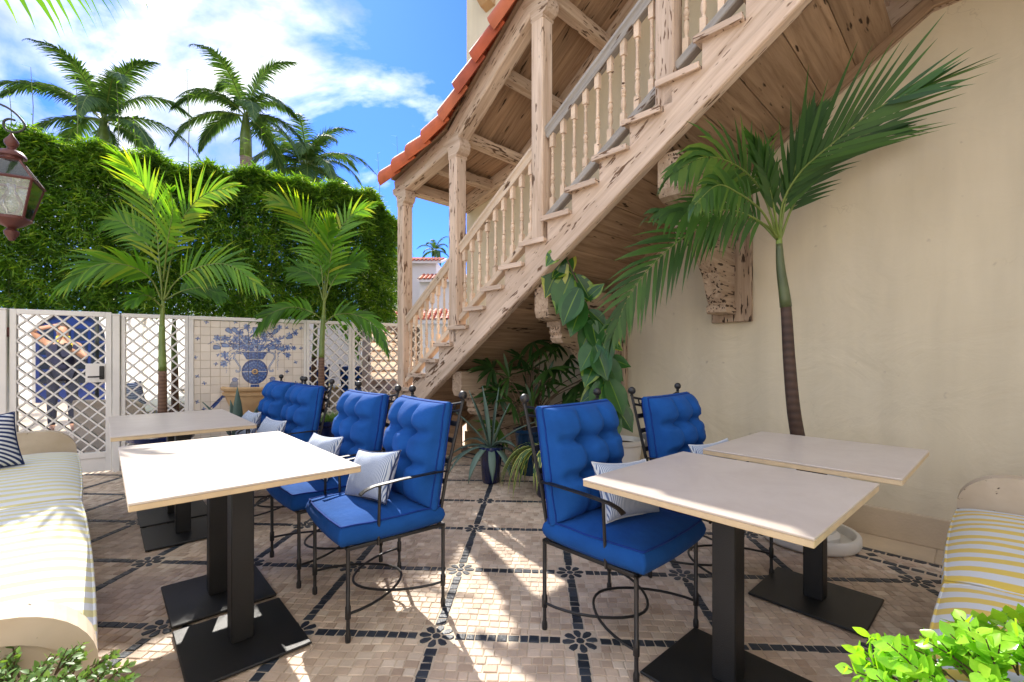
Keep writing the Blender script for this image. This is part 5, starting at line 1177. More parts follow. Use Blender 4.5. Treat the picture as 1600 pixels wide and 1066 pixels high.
# --- simple leaf builders
def blade(vs, fs, tn, p, d, up_, L_, wd, droop, seg, tone, edge=None, fold=.25):
    """broad leaf with a midrib fold: two quads across; edge tone for variegated margins (four across)"""
    d = d.normalized(); side = d.cross(up_).normalized(); nx = side.cross(d).normalized(); b = len(vs); k_ = 6 if edge is not None else 3
    offs = (-1, -.66, -.05, .05, .66, 1) if edge is not None else (-1, 0, 1)
    for i in range(seg+1):
        t = i/seg; w_ = wd/2*math.sin(math.pi*min(1, max(0, t*.93+.05)))**.75*(1-t**6)+.0004
        for o in offs: vs.append(tuple(p+side*(w_*o)+nx*(abs(o)*w_*fold)))
        d = (d+Vector((0, 0, -droop/seg))).normalized(); nx = side.cross(d).normalized(); p = p+d*(L_/seg)
    for i in range(seg):
        for j in range(k_-1):
            a = b+i*k_+j; fs.append((a, a+1, a+k_+1, a+k_))
            tn.append(edge+R.uniform(-.08, .05) if edge is not None and j in (0, k_-2) and R.random() < .85 else .62 if edge is not None and j == 2 else max(0, min(1, tone+R.uniform(-.05, .05))))
def leafobj(name, mat, parent, M, vs, fs, tn, thick=0, smooth=True):
    me = bpy.data.meshes.new(name); me.from_pydata(vs, [], fs); set_tone(me, tn); me.transform(M.inverted()); me.polygons.foreach_set('use_smooth', [smooth]*len(fs))
    o = mobj(name, me, MAT[mat], parent, M)
    if thick: md = o.modifiers.new('s', 'SOLIDIFY'); md.thickness = thick; md.offset = 0
    return o
# --- agave in the tall cobalt pot
ax, ay = at(767, 700, 4.42).x, 4.42
tpot = pot('ceramic_pot', 'tapered dark cobalt pot with a grey green agave before the stairs', ax, ay, [(0, 0), (.075, 0), (.082, .01), (.112, .30), (.118, .315), (.122, .335), (.118, .35), (.104, .35), (.098, .32)], 'blue_glaze', .315, .098)
ag = thing('agave', 'blue grey agave with arching pointed leaves in the tapered cobalt pot', 'agave', Matrix.Translation((ax, ay, .32))); M = Matrix.Translation((ax, ay, .32))
rr = random.Random(5)
aleaves = [(-.75, -.15, .95, .62, .25), (-.35, .1, 1.0, .60, .12), (-.12, -.1, 1.1, .62, .05), (.12, .05, 1.1, .60, .08), (.35, -.1, .9, .48, .0), (.8, -.1, .7, .50, .35), (-1, .1, .42, .50, 1.3), (-.9, -.35, .35, .52, 1.7), (-.5, -.8, .25, .48, 1.9), (.1, -1, .2, .42, 2.2), (.7, -.75, .25, .42, 2.2), (1, .1, .3, .46, 1.9), (.6, .7, .4, .45, 1.2), (-.6, .7, .5, .5, 1.0), (-1, -.1, .15, .5, 1.1), (.45, -.5, .65, .38, 1.2)]
for i, (dx, dy, dz, L_, dr) in enumerate(aleaves):
    vs, fs, tn = [], [], []; d = Vector((dx, dy, dz)); h = Vector((dx, dy, 0)).normalized(); blade(vs, fs, tn, Vector((ax, ay, .335))+h*.012, d, Vector((0, 0, 1)) if abs(d.normalized().z) < .95 else -h, L_*.98, .068, dr, 8, rr.uniform(.2, .7), fold=.35)
    leafobj('leaf', 'agave_leaf', ag, M, vs, fs, tn, .006)
# agave standing before the fountain
fx_, fy_ = at(372, 640, 4.35).x, 4.35
pot('ceramic_pot', 'dark cobalt pot of the agave that stands before the wall fountain', fx_, fy_, [(0, 0), (.10, 0), (.11, .02), (.15, .34), (.165, .36), (.165, .39), (.14, .39), (.13, .35)], 'blue_glaze', .35, .13)
ag = thing('agave', 'dull green agave spears in front of the wall fountain basin', 'agave', Matrix.Translation((fx_, fy_, .35))); M = Matrix.Translation((fx_, fy_, .35))
for i, (dx, dy, dz, L_, dr) in enumerate([(-.55, -.1, 1, .52, .3), (-.2, .1, 1, .45, .15), (.05, -.1, 1, .58, .0), (.55, 0, 1, .55, -.1), (.8, .2, .6, .5, .5), (-.9, .2, .5, .5, .8), (.3, -.6, .5, .4, .9), (-.5, -.6, .5, .45, .9), (.1, .7, .7, .45, .4)]):
    vs, fs, tn = [], [], []; d = Vector((dx, dy, dz)); h = Vector((dx, dy, 0)).normalized(); blade(vs, fs, tn, Vector((fx_, fy_, .36))+h*.012, d, Vector((0, 0, 1)) if abs(d.normalized().z) < .95 else -h, L_, .085, dr, 7, rr.uniform(.0, .4), fold=.35); leafobj('leaf', 'agave_leaf', ag, M, vs, fs, tn, .006)
# --- small herb pot by the right lattice
hx, hy = at(521, 650, 4.75).x, 4.75
pot('ceramic_pot', 'cobalt pot of rosemary between the far chairs and the right lattice', hx, hy, [(0, 0), (.13, 0), (.14, .02), (.165, .50), (.20, .52), (.205, .56), (.17, .565), (.155, .52)], 'blue_glaze', .53, .155)
def tuft(name, label, cat, c, n, L_, wd, mat, rad, seed, upb=.7, droop=.6, seg=3):
    r_ = random.Random(seed); vs, fs, tn = [], [], []
    for i in range(n):
        a = r_.uniform(0, 6.283); q = r_.random()**.5*rad; p = Vector((c[0]+math.cos(a)*q, c[1]+math.sin(a)*q, c[2])); d = Vector((math.cos(a)*q/rad*1.1+r_.uniform(-.3, .3), math.sin(a)*q/rad*1.1+r_.uniform(-.3, .3), upb+r_.random()*.5))
        ribbon(vs, fs, tn, p, d, Vector((0, 0, 1)) if abs(d.normalized().z) < .97 else Vector((1, 0, 0)), L_*r_.uniform(.5, 1.1), wd, droop*r_.random(), seg, r_.random())
    return tag(leafobj(name, mat, None, Matrix.Translation(Vector(c)), vs, fs, tn), label, cat)
tuft('rosemary', 'low rosemary tuft in the cobalt pot near the right lattice', 'herb', (hx, hy, .53), 520, .16, .006, 'thyme_leaf', .15, 3)
# --- lady palm (fan leaves) in the blue-green pot under the stairs
rx, ry = .20, 4.75
pmat('teal_glaze', (.006, .035, .09), rough=.12, var=.3, coat=.4)
pot('ceramic_pot', 'dark teal blue pot of the lady palm in the corner under the stairs', rx, ry, [(0, 0), (.12, 0), (.13, .02), (.17, .40), (.18, .43), (.19, .44), (.19, .47), (.16, .475), (.15, .43)], 'teal_glaze', .43, .15)
rp = thing('lady_palm', 'dark green lady palm with fan leaves under the wooden stairs', 'palm', Matrix.Translation((rx, ry, .43))); M = Matrix.Translation((rx, ry, .43))
rr = random.Random(21)
fans = [(795, 590, 4.7), (770, 575, 4.75), (815, 560, 4.85), (845, 545, 4.8), (850, 600, 4.7), (870, 575, 4.6), (890, 560, 4.65), (905, 600, 4.6), (880, 630, 4.55), (840, 640, 4.6), (800, 630, 4.65), (825, 610, 4.9), (865, 535, 4.9), (900, 640, 4.5), (780, 610, 4.9), (855, 665, 4.6), (925, 575, 4.7)]
fans += [(x+rr.uniform(-25, 25), y+rr.uniform(-10, 45), Y+rr.uniform(-.1, .1)) for x, y, Y in fans[:12]]
for i, f in enumerate(fans):
    hub = at(*f); root = Vector((rx+rr.uniform(-.08, .08), ry+rr.uniform(-.08, .08), .43)); mb = MB()
    mid = root.lerp(hub, .55)+Vector((0, 0, .06)); mid.x = mid.x*.7+root.x*.3; mb.tube([p-M.translation for p in bez([root, mid, hub], 8)], [.008]*5+[.005]*4, 6)
    cn = mb.build('cane', MAT['stem_brown'], rp, M, smooth=True)
    ax_ = Vector((hub.x-rx, (hub.y-ry)-.25, .12+rr.uniform(-.2, .3))).normalized(); nrm = Vector((rr.uniform(-.4, .4), -.7, .7)).normalized(); sd = ax_.cross(nrm).normalized(); vs, fs, tn = [], [], []; tone = rr.uniform(0, .8); nl = rr.choice((7, 8, 9, 10))
    for k in range(nl):
        a = (-1+2*k/(nl-1))*1.75; d = ax_*math.cos(a)+sd*math.sin(a); ribbon(vs, fs, tn, hub, d, nrm, rr.uniform(.24, .34)*(1-.2*abs(a)/1.75), .032, rr.uniform(.4, .9), 4, tone+rr.uniform(-.1, .15), wprof=[.35, .9, 1, .8, 0])
    leafobj('leaf', 'rhapis_leaf', rp, M, vs, fs, tn)
# --- striped cascading plant
sx_, sy_ = .33, 4.0
pot('ceramic_pot', 'dark cobalt pot spilling yellow striped leaves beside the shaded chair', sx_, sy_, [(0, 0), (.11, 0), (.12, .02), (.16, .36), (.175, .38), (.175, .41), (.15, .415), (.14, .38)], 'blue_glaze', .375, .14)
sp_ = thing('striped_plant', 'arching yellow and green striped leaves spilling from a dark blue pot', 'pot plant', Matrix.Translation((sx_, sy_, .38))); M = Matrix.Translation((sx_, sy_, .38))
for i in range(26):
    a = rr.uniform(2.0, 5.0) if i < 19 else rr.uniform(0, 6.28); vs, fs, tn = [], [], []; d = Vector((math.cos(a)*.75, math.sin(a)*.6, .9)); blade(vs, fs, tn, Vector((sx_+math.cos(a)*.05, sy_+math.sin(a)*.05, .38)), d, Vector((0, 0, 1)), rr.uniform(.42, .66), .040, rr.uniform(3.2, 4.6), 12, rr.uniform(0, .2), edge=.8, fold=.15); leafobj('leaf', 'striped_leaf', sp_, M, vs, fs, tn)
# --- rubber plant with variegated leaves in the white pot
wx, wy = .985, 4.12
pot('ceramic_pot', 'white glazed pot of the rubber plant behind the shaded chair', wx, wy, [(0, 0), (.11, 0), (.12, .02), (.11, .05), (.13, .10), (.17, .36), (.175, .42), (.20, .44), (.205, .47), (.175, .475), (.16, .43)], 'white_glaze', .43, .16, saucer=None)
fp = thing('rubber_plant', 'tall rubber plant with yellow edged oval leaves in the white pot', 'rubber plant', Matrix.Translation((wx, wy, .43))); M = Matrix.Translation((wx, wy, .43))
Y_ = 3.75
stem = [Vector((wx, wy, .43)), at(955, 640, 3.95), at(935, 560, 3.85), at(918, 495, 3.8), at(905, 450, 3.75), at(888, 410, 3.72), at(878, 388, 3.7)]
mb = MB(); mb.tube([p-M.translation for p in bez(stem, 24)], [.012-.008*i/24 for i in range(25)], 8); mb.build('stem', MAT['stem_brown'], fp, M, smooth=True)
fl = [(880, 388, 895, 362, .8), (880, 388, 895, 425, .9), (878, 388, 852, 412, .5), (882, 400, 850, 460, .9), (890, 415, 862, 430, .6), (895, 425, 868, 485, .5), (905, 450, 878, 503, .25), (912, 470, 890, 522, .15), (905, 440, 930, 452, .6), (900, 430, 925, 468, .4), (915, 470, 940, 442, .5),
      (922, 495, 935, 545, .1), (930, 500, 905, 545, .2), (935, 520, 955, 565, .15), (940, 545, 925, 600, .1), (945, 555, 965, 610, .2), (940, 570, 915, 570, .3), (948, 560, 985, 568, .2), (950, 590, 975, 645, .1), (945, 590, 930, 650, .15), (950, 600, 905, 625, .6), (950, 610, 985, 630, .05), (945, 530, 965, 540, .9), (930, 540, 950, 590, .1), (940, 580, 955, 640, .1), (952, 615, 965, 665, .2), (945, 610, 915, 660, .5), (935, 530, 905, 575, .1), (940, 560, 975, 590, .1), (948, 600, 935, 655, .15), (955, 625, 990, 670, .2), (950, 625, 925, 680, .4), (930, 515, 960, 500, .3), (938, 550, 912, 600, .6), (960, 640, 950, 690, .1), (900, 455, 880, 440, .7), (920, 485, 950, 510, .2)]
for (x0, y0, x1, y1, vy) in fl:
    a = at(x0, y0, 3.78+rr.uniform(-.08, .08)); dd_ = rr.uniform(-.12, .05); b = at(x1, y1, a.y+dd_); L_ = (b-a).length*1.0; vs, fs, tn = [], [], []
    blade(vs, fs, tn, a, b-a, Vector((rr.uniform(-.3, .3), -.8, .5)), max(.18, L_*1.08), max(.18, L_*1.08)*.58, .25, 8, rr.uniform(0, .35), edge=.45+.5*vy if vy > .25 else .3, fold=.18); leafobj('leaf', 'ficus_leaf', fp, M, vs, fs, tn)
# --- two near planters with bushes at the lower corners
def bush(name, label, c, rx_, ry_, rz_, n, L_, wd, mat, seed, twig=.35):
    r_ = random.Random(seed); t = thing(name, label, 'bush', Matrix.Translation(Vector(c))); M = Matrix.Translation(Vector(c)); vs, fs, tn = [], [], []; mb = MB()
    for i in range(n):
        a = r_.uniform(0, 6.283); e = r_.uniform(-.1, 1)**1 ; ph = math.acos(max(-1, min(1, r_.uniform(-.15, 1)))); rad = r_.uniform(.78, 1.05)
        p = Vector((c[0]+rx_*rad*math.sin(ph)*math.cos(a), c[1]+ry_*rad*math.sin(ph)*math.sin(a), c[2]+rz_*rad*math.cos(ph)))
        o = (p-Vector(c)).normalized(); root = p-o*twig*.5; d = (o+Vector((r_.uniform(-.5, .5), r_.uniform(-.5, .5), r_.uniform(-.1, .7)))).normalized()
        end = root+d*twig*.55; mb.tube([root-M.translation, root.lerp(end, .5)-M.translation+Vector((0, 0, .004)), end-M.translation], [.0022, .0016, .001], 5)
        side = d.orthogonal().normalized(); w2 = d.cross(side)
        for k in range(9):
            q = root.lerp(end, .25+.75*k/8); an = k*2.4+a; s_ = side*math.cos(an)+w2*math.sin(an); ld = (s_*.8+d*.6).normalized() if k < 8 else d
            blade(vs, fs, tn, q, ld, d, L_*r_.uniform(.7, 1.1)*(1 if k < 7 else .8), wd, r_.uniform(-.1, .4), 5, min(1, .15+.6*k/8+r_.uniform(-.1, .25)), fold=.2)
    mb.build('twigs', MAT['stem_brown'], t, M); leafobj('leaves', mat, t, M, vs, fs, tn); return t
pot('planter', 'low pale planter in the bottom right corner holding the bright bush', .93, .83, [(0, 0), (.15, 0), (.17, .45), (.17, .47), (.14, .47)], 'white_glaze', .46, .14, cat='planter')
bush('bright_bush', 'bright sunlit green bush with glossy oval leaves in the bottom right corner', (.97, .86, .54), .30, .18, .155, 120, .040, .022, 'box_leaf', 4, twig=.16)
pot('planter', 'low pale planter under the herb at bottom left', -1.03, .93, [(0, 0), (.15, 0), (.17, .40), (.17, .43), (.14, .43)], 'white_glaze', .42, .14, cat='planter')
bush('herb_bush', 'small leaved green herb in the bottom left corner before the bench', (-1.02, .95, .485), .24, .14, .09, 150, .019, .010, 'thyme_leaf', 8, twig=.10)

# ================================================================== HEDGE AND FAR TREES
def hedge():
    rs = np.random.RandomState(4); t = thing('bamboo_hedge', 'tall dense bamboo hedge rising behind the white lattice fence', 'hedge', Matrix.Translation(fence_pt(300, -.75))); M = WM['bamboo_hedge']
    qa, qb = fq(-160), fq(612)+.16; n = 190000; th = .75
    q = rs.uniform(qa, qb, n); o = np.where(rs.rand(n) < .55, rs.beta(1.2, 3.5, n)*th, rs.uniform(0, th, n)); 
    topz = 3.43+.03*np.sin(q*2.1)+.03*np.sin(q*5.3+1)+.05*np.sin(q*13)
    topz = topz-np.clip((q-(qb-.5))/.5, 0, 1)**2*.35
    z = np.where(rs.rand(n) < .2, topz-rs.exponential(.10, n)+.06, rs.uniform(1.15, 1, n)*0+rs.uniform(1.1, 3.6, n)); z = np.minimum(z, topz+rs.uniform(-.05, .10, n)); 
    # clumps: thin the leaves where a coarse pattern is low
    cl = np.sin(q*7+3*np.sin(z*3))*np.sin(z*6+2*np.sin(q*4))+.5*np.sin(q*17+z*13); keep = (cl > -1.05+.0*z) | (rs.rand(n) < .45); keep &= ~((z < 1.75) & (rs.rand(n) < .55))
    q, o, z, cl = q[keep], o[keep], z[keep], cl[keep]; n = len(q)
    fd = np.array([FD.x, FD.y, 0]); fnn = np.array([FN.x, FN.y, 0]); base = np.array([FO.x, FO.y, 0])
    o = o+.05*np.clip(cl, -1, 1)*-1
    c = base+q[:, None]*fd-(o+.14)[:, None]*fnn; c[:, 2] = z
    d = rs.normal(0, 1, (n, 3)); d[:, 2] = d[:, 2]*.6-.35; up_ = z > topz[keep]-.12; d[up_, 2] = d[up_, 2]*1.0+.45; d += fnn*.5; d /= np.linalg.norm(d, axis=1)[:, None]
    s = np.cross(d, rs.normal(0, 1, (n, 3))+np.array([0, 0, .8])); s /= np.linalg.norm(s, axis=1)[:, None]
    L_ = rs.uniform(.07, .15, n)[:, None]; w_ = rs.uniform(.010, .019, n)[:, None]
    v = np.empty((n, 4, 3)); v[:, 0] = c; v[:, 1] = c+d*L_*.4+s*w_*.5; v[:, 2] = c+d*L_-np.array([0, 0, .02]); v[:, 3] = c+d*L_*.4-s*w_*.5
    v -= np.array(M.translation)
    me = bpy.data.meshes.new('foliage'); me.vertices.add(4*n); me.vertices.foreach_set('co', v.ravel()); me.loops.add(4*n); me.loops.foreach_set('vertex_index', np.arange(4*n)); me.polygons.add(n); me.polygons.foreach_set('loop_start', np.arange(n)*4); me.update(calc_edges=True)
    set_tone(me, np.clip(rs.beta(1.6, 2.2, n)+.12*np.clip(cl, -1, 1), 0, 1).astype(np.float32)); tag(mobj('foliage', me, MAT['bamboo_leaf'], t, M), kind='stuff')
    for i in range(64):
        qq = R.uniform(qa, qb); oo = R.uniform(-.22, -.80); b = FP(qq, oo, 0)-M.translation; h = R.uniform(3.0, 3.45); mb = MB(); lx = R.uniform(-.12, .12)
        mb.tube([b, b+FD*lx*.4+Vector((0, 0, h*.5)), b+FD*lx+Vector((0, 0, h))], [.013, .011, .005], 6); mb.build('culm', MAT['bamboo_culm'], t, M, smooth=True)
    # whip shoots standing above the clipped top
    for px, py0, py1 in ((48, 200, 105), (118, 210, 120), (182, 215, 130), (292, 240, 108), (208, 225, 185), (408, 265, 200), (620, 320, 213), (590, 310, 240), (14, 190, 140), (380, 258, 215)):
        Y = fence_pt(px, -.4).y; a = at(px+2, py0+30, Y)-M.translation; b = at(px, py1, Y)-M.translation; mb = MB(); mb.tube([a, a.lerp(b, .5)+Vector((.02, 0, 0)), b], [.005, .004, .002], 5); sh = mb.build('shoot', MAT['bamboo_culm'], t, M)
        vs, fs, tn = [], [], []
        for k in range(6): p = (a.lerp(b, 1-k*.12))+M.translation; ribbon(vs, fs, tn, p, Vector((R.uniform(-1, 1), R.uniform(-1, 1), .1)), Vector((0, 0, 1)), .09, .012, .3, 3, .5)
        tag(leafobj('shoot_leaves', 'bamboo_leaf', sh, M, vs, fs, tn), kind='stuff')
hedge()
def royal(label, px, py, Y, size, seed, nf=13, trunkpx=0, lean_=0, name='royal_palm', lw=.05):
    c = at(px, py, Y); rr = random.Random(seed); t = thing(name, label, 'palm tree', Matrix.Translation((c.x, c.y, -.05)), 'tall palms standing behind the hedge'); M = Matrix.Translation((c.x, c.y, -.05))
    mb = MB(); H = c.z+.05; mb.tube([(0, 0, 0), (lean_*.5, 0, H*.5), (lean_*.0, 0, H*.86)], [.28*size/3, .24*size/3, .20*size/3], 14); mb.build('trunk', MAT['royal_trunk'], t, M, smooth=True)
    mb = MB(); mb.tube([(0, 0, H*.85), (0, 0, H*.93), (0, 0, H+.1)], [.22*size/3, .20*size/3, .09*size/3], 12); mb.build('crownshaft', MAT['crownshaft'], t, M, smooth=True)
    for i in range(nf):
        a = 2*math.pi*(i*.382)+rr.uniform(-.2, .2); el = 1.25-1.55*(i/nf)+rr.uniform(-.12, .12); L_ = size*rr.uniform(.85, 1.1); h = Vector((math.cos(a), math.sin(a), 0)); P = [c]; d = h*math.cos(el)+Vector((0, 0, math.sin(el))); p = c.copy()
        for k in range(5): p = p+d*L_/5; P.append(p.copy()); d = (d+Vector((0, 0, -.30-.10*k*.7))).normalized()
        frond(t, M, P, 'royal_palm_leaf', nleaf=84, Lmax=size*.215, wd=1.05*lw*size/3, droop=.9, start=.12, seed=seed*50+i, spread=1.05, v=.15, r0=.03*size/3, seg=3, tone=(0, .9), planeN=None)
royal('tallest feathery palm behind the hedge at left, crown against white cloud', 163, 190, 17, 3.5, 3, nf=15)
royal('feathery palm right of the tallest one, arching fronds against blue sky', 384, 182, 19, 3.2, 5, nf=14)
royal('lower spiky palm just above the hedge where it steps down', 480, 262, 24, 3.9, 9, nf=24, lw=.04)
royal('small distant palm beyond the red tile roof between the stair posts', 680, 392, 42, 1.9, 11, nf=12)
royal('distant palm half hidden behind the first stair post', 612, 386, 36, 2.0, 12, nf=12)

# --- unseen tree added beyond the house corner, crown shaped to shade the right hand tables
leafmat('tree_leaf', [(.03, .07, .012), (.05, .11, .02), (.08, .16, .03)], trans=.3)
tt = thing('added_shade_tree', 'unseen dense tree added beyond the house corner to shade the right tables', 'tree', Matrix.Translation((-1.3, 16.2, -.05))); M = Matrix.Translation((-1.3, 16.2, -.05))
mb = MB(); mb.tube([(0, 0, 0), (.05, 0, 8), (.02, 0, 14.4), (-1.2, 0, 16.6)], [.35, .28, .2, .08], 10)
for k in range(7): a = k*.9; mb.tube([(.0, 0, 14.3), (-1.2+1.2*math.cos(a), 1.2*math.sin(a), 15.6), (-1.4+2.3*math.cos(a), 2.3*math.sin(a), 16.4)], [.12, .07, .03], 7)
mb.build('trunk', MAT['stem_brown'], tt, M, smooth=True)
rs = np.random.RandomState(9); vs, fs, tn = [], [], []
for i in range(7000):
    d = Vector(rs.normal(0, 1, 3)).normalized(); q = rs.rand()**.35*(1+.18*math.sin(d.x*5+d.y*4)*math.sin(d.z*6)); c = Vector((-2.6, 16.2, 16.4))+Vector((d.x*3.2*q, d.y*3.0*q, d.z*2.2*q)); e = Vector(rs.normal(0, 1, 3)).normalized()
    if c.z < 1.6+.81*c.y: continue
    ribbon(vs, fs, tn, c, e, Vector((0, 0, 1)) if abs(e.z) < .9 else Vector((1, 0, 0)), .34, .20, .3, 3, rs.rand())
tag(leafobj('crown', 'tree_leaf', tt, M, vs, fs, tn), kind='stuff')
# ================================================================== LANTERN
lx_, ly_ = at(18, 300, 2.6).x, 2.6; zc = at(18, 300, 2.6).z
lt = thing('hanging_lantern', 'copper red four sided glass lantern hanging from a scrolled iron hook at left', 'lantern', Matrix.Translation((lx_, ly_, zc))); ML = Matrix.Translation((lx_, ly_, zc)) @ Matrix.Rotation(math.radians(33), 4, 'Z')
WM['hanging_lantern'] = ML; lt.matrix_basis = ML
k_ = 2.6/F
def zl(py): return (300-py)*k_
Lm = MAT['lantern_metal']
mb = MB(); mb.lathe([(0, zl(207)), (.004, zl(208)), (.012, zl(213)), (.031, zl(221)), (.030, zl(226)), (.018, zl(231)), (.020, zl(232)), (.018, zl(234)), (.045, zl(237)), (.062, zl(243)), (.064, zl(246)), (.045, zl(245)), (.042, zl(250)), (.042, zl(252))], 20); mb.build('cap', Lm, lt, ML, smooth='auto')
r_t, r_m, r_b = .060, .158, .088     # corner radii (half diagonal)
def corner(i, r, z): a = math.pi/4+i*math.pi/2; return Vector((r*math.cos(a), r*math.sin(a), z))
zt1, zm1, zb1 = zl(252), zl(283), zl(341)
for (ra, za, rb, zb2, nm) in ((r_t, zt1, r_m, zm1, 'upper_pane'), (r_m-.006, zm1, r_b, zb1, 'lower_pane')):
    for i in range(4):
        a, b, c, d = corner(i, ra, za), corner(i+1, ra, za), corner(i+1, rb, zb2), corner(i, rb, zb2); n_ = (b-a).cross(d-a).normalized()*.0015
        mb = MB(); mb.add([a-n_, b-n_, c-n_, d-n_, a+n_, b+n_, c+n_, d+n_], [(0, 1, 2, 3), (7, 6, 5, 4), (0, 4, 5, 1), (1, 5, 6, 2), (2, 6, 7, 3), (3, 7, 4, 0)]); mb.build(nm, MAT['lantern_glass'], lt, ML)
        mb = MB(); mb.tube([corner(i, ra, za), corner(i, rb, zb2)], .0065, 4); mb.build('corner_bar', Lm, lt, ML)
for r, z, q in ((r_t, zt1, .007), (r_m, zm1, .0085), (r_b, zb1, .008)):
    for i in range(4): mb = MB(); mb.tube([corner(i, r, z), corner(i+1, r, z)], q, 4); mb.build('frame_bar', Lm, lt, ML)
mb = MB(); mb.lathe([(.082, zb1), (.084, zb1-.012), (.07, zb1-.022), (.05, zl(352)), (.030, zl(355)), (.018, zl(357)), (.020, zl(358)), (.033, zl(362)), (.030, zl(367)), (.018, zl(372)), (.012, zl(376)), (0, zl(377))], 20); mb.build('base_cup', Lm, lt, ML, smooth='auto')
mb = MB(); mb.lathe([(.0, zb1), (.06, zb1+.001), (.06, zb1+.005), (0, zb1+.006)], 16); mb.build('floor_plate', Lm, lt, ML)
mb = MB(); mb.lathe([(.022, zl(337)), (.030, zl(330)), (.048, zl(322)), (.046, zl(314)), (.028, zl(304)), (.017, zl(296)), (.018, zl(288)), (.0165, zl(288)), (.0155, zl(296)), (.0265, zl(304)), (.0445, zl(314)), (.0465, zl(322)), (.0285, zl(330)), (.021, zl(337))], 20); mb.build('chimney', MAT['lantern_glass'], lt, ML, smooth=True)
mb = MB(); mb.lathe([(0, zl(341)), (.02, zl(341)), (.02, zl(334)), (.008, zl(332)), (0, zl(332))], 12); mb.build('burner', MAT['black_lever'], lt, ML)
# scrolled bracket on its own post standing out of view at left
hk = thing('lantern_hook', 'dark scrolled iron hook that carries the lantern at the left edge', 'hook', Matrix.Translation((lx_-.75, ly_, 0))); Mh = Matrix.Translation((lx_-.75, ly_, 0))
mb = MB(); mb.tube([(0, 0, -.006), (0, 0, zc+.9)], .025, 10); mb.build('pole', MAT['hook_metal'], hk, Mh)
C = at(12, 190, 2.6); pts = []
pts += [Vector((lx_-.75, ly_, zc+.30)), Vector((lx_-.45, ly_, zc+.52)), at(-20, 160, 2.6), at(5, 165, 2.6), at(25, 178, 2.6), at(38, 194, 2.6), at(36, 203, 2.6), at(22, 207, 2.6), at(8, 201, 2.6), at(6, 190, 2.6), at(14, 186, 2.6), at(23, 188, 2.6)]
mb = MB(); mb.tube([p-Mh.translation for p in bez(pts, 50)], .006, 8); mb.build('scroll_arm', MAT['hook_metal'], hk, Mh, smooth=True)
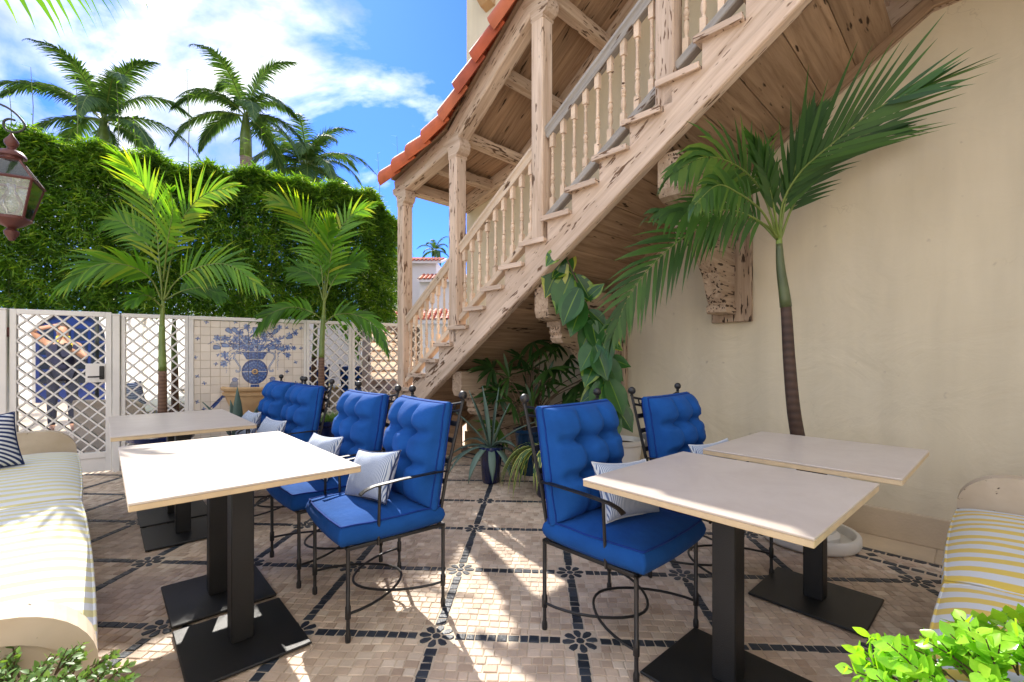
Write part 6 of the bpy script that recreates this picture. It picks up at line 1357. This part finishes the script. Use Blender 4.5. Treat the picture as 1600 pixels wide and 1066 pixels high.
# ================================================================== PERSON seen in the gate mirror
def person(x, y, facing):
    M = ground_frame(x, y, facing); pr = thing('person', 'person in dark shirt raising one arm beside the bench, seen in the gate mirror', 'person', M)
    J = {'pel': (0, 0, .95), 'sp': (0, .0, 1.15), 'ch': (0, .0, 1.35), 'nk': (0, 0, 1.50), 'hd': (0, .02, 1.60), 'ht': (0, .01, 1.74),
         'sl': (-.19, 0, 1.42), 'el': (-.36, .10, 1.62), 'wl': (-.10, .20, 1.70), 'fl': (-.03, .22, 1.71), 'sr': (.19, 0, 1.42), 'er': (.27, .10, 1.18), 'wr': (.12, .30, 1.30), 'fr': (.06, .34, 1.33),
         'hl': (-.10, 0, .92), 'kl': (-.12, .02, .50), 'al': (-.12, -.02, .09), 'tl': (-.13, .14, .03), 'hr': (.10, 0, .92), 'kr': (.12, .02, .50), 'ar': (.12, -.02, .09), 'tr': (.13, .14, .03)}
    def skin(name, chain, rad, mat):
        names = []; E = []
        for c in chain:
            for q in c:
                if q not in names: names.append(q)
            E += [(names.index(a), names.index(b)) for a, b in zip(c[:-1], c[1:])]
        me = bpy.data.meshes.new(name); me.from_pydata([J[q] for q in names], E, []); o = mobj(name, me, MAT[mat], pr, M)
        md = o.modifiers.new('skin', 'SKIN'); 
        for i, q in enumerate(names): me.skin_vertices[0].data[i].radius = rad[q] if isinstance(rad[q], tuple) else (rad[q], rad[q])
        me.skin_vertices[0].data[0].use_root = True; md.use_smooth_shade = True; sb = o.modifiers.new('sub', 'SUBSURF'); sb.levels = sb.render_levels = 2; return o
    pmat('skin_tone', (.52, .27, .17), rough=.5, var=.05); pmat('dark_shirt', (.02, .02, .045), rough=.9); pmat('dark_trousers', (.015, .016, .03), rough=.9); pmat('brown_hair', (.05, .025, .012), rough=.6)
    skin('body', [('pel', 'sp', 'ch', 'nk', 'hd', 'ht'), ('ch', 'sl', 'el', 'wl', 'fl'), ('ch', 'sr', 'er', 'wr', 'fr'), ('pel', 'hl', 'kl', 'al', 'tl'), ('pel', 'hr', 'kr', 'ar', 'tr')],
         {'pel': (.13, .10), 'sp': (.12, .09), 'ch': (.14, .10), 'nk': .055, 'hd': (.085, .10), 'ht': (.07, .085), 'sl': .055, 'el': .04, 'wl': .028, 'fl': .035, 'sr': .055, 'er': .04, 'wr': .028, 'fr': .035, 'hl': .085, 'kl': .055, 'al': .04, 'tl': .035, 'hr': .085, 'kr': .055, 'ar': .04, 'tr': .035}, 'skin_tone')
    skin('shirt', [('pel', 'sp', 'ch'), ('ch', 'sl'), ('ch', 'sr')], {'pel': (.17, .14), 'sp': (.17, .14), 'ch': (.20, .15), 'sl': .085, 'sr': .085}, 'dark_shirt')
    skin('trousers', [('pel', 'hl', 'kl', 'al'), ('pel', 'hr', 'kr', 'ar')], {'pel': (.14, .11), 'hl': .095, 'kl': .07, 'al': .055, 'hr': .095, 'kr': .07, 'ar': .055}, 'dark_trousers')
    mb = MB(); mb.lathe([(0, .115), (.06, .10), (.092, .05), (.098, 0), (.09, -.04), (.085, -.045), (.0, .0)], 16, (0, -.012, 1.66)); mb.build('hair', MAT['brown_hair'], pr, M, smooth=True)
    cm = thing('handheld_camera', 'black camera with a yellow strap held up by the person in the mirror', 'camera', M @ Matrix.Translation((.02, .36, 1.36))); Mc = WM['handheld_camera']
    mb = MB(); mb.cbox(-.07, .07, -.03, .03, -.045, .045, .008); mb.cbox(-.02, .02, -.025, .02, .0455, .065, .004); mb.build('camera_body', MAT['black_lever'], cm, Mc)
    mb = MB(); mb.lathe([(0, .03), (.032, .03), (.034, .09), (.03, .10), (.026, .095), (0, .09)], 16, T=Matrix.Rotation(-math.pi/2, 4, 'X')); mb.build('lens', MAT['black_lever'], cm, Mc)
    pmat('yellow_strap', (.75, .62, .03), rough=.7); mb = MB(); mb.tube([(-.07, 0, .02), (-.10, -.08, .12), (-.09, -.18, .17), (-.02, -.30, .18), (.05, -.18, .17), (.07, 0, .02)], .012, 6); mb.build('strap', MAT['yellow_strap'], cm, Mc, smooth=True)
person(-3.45, .9, (-.25, 1))
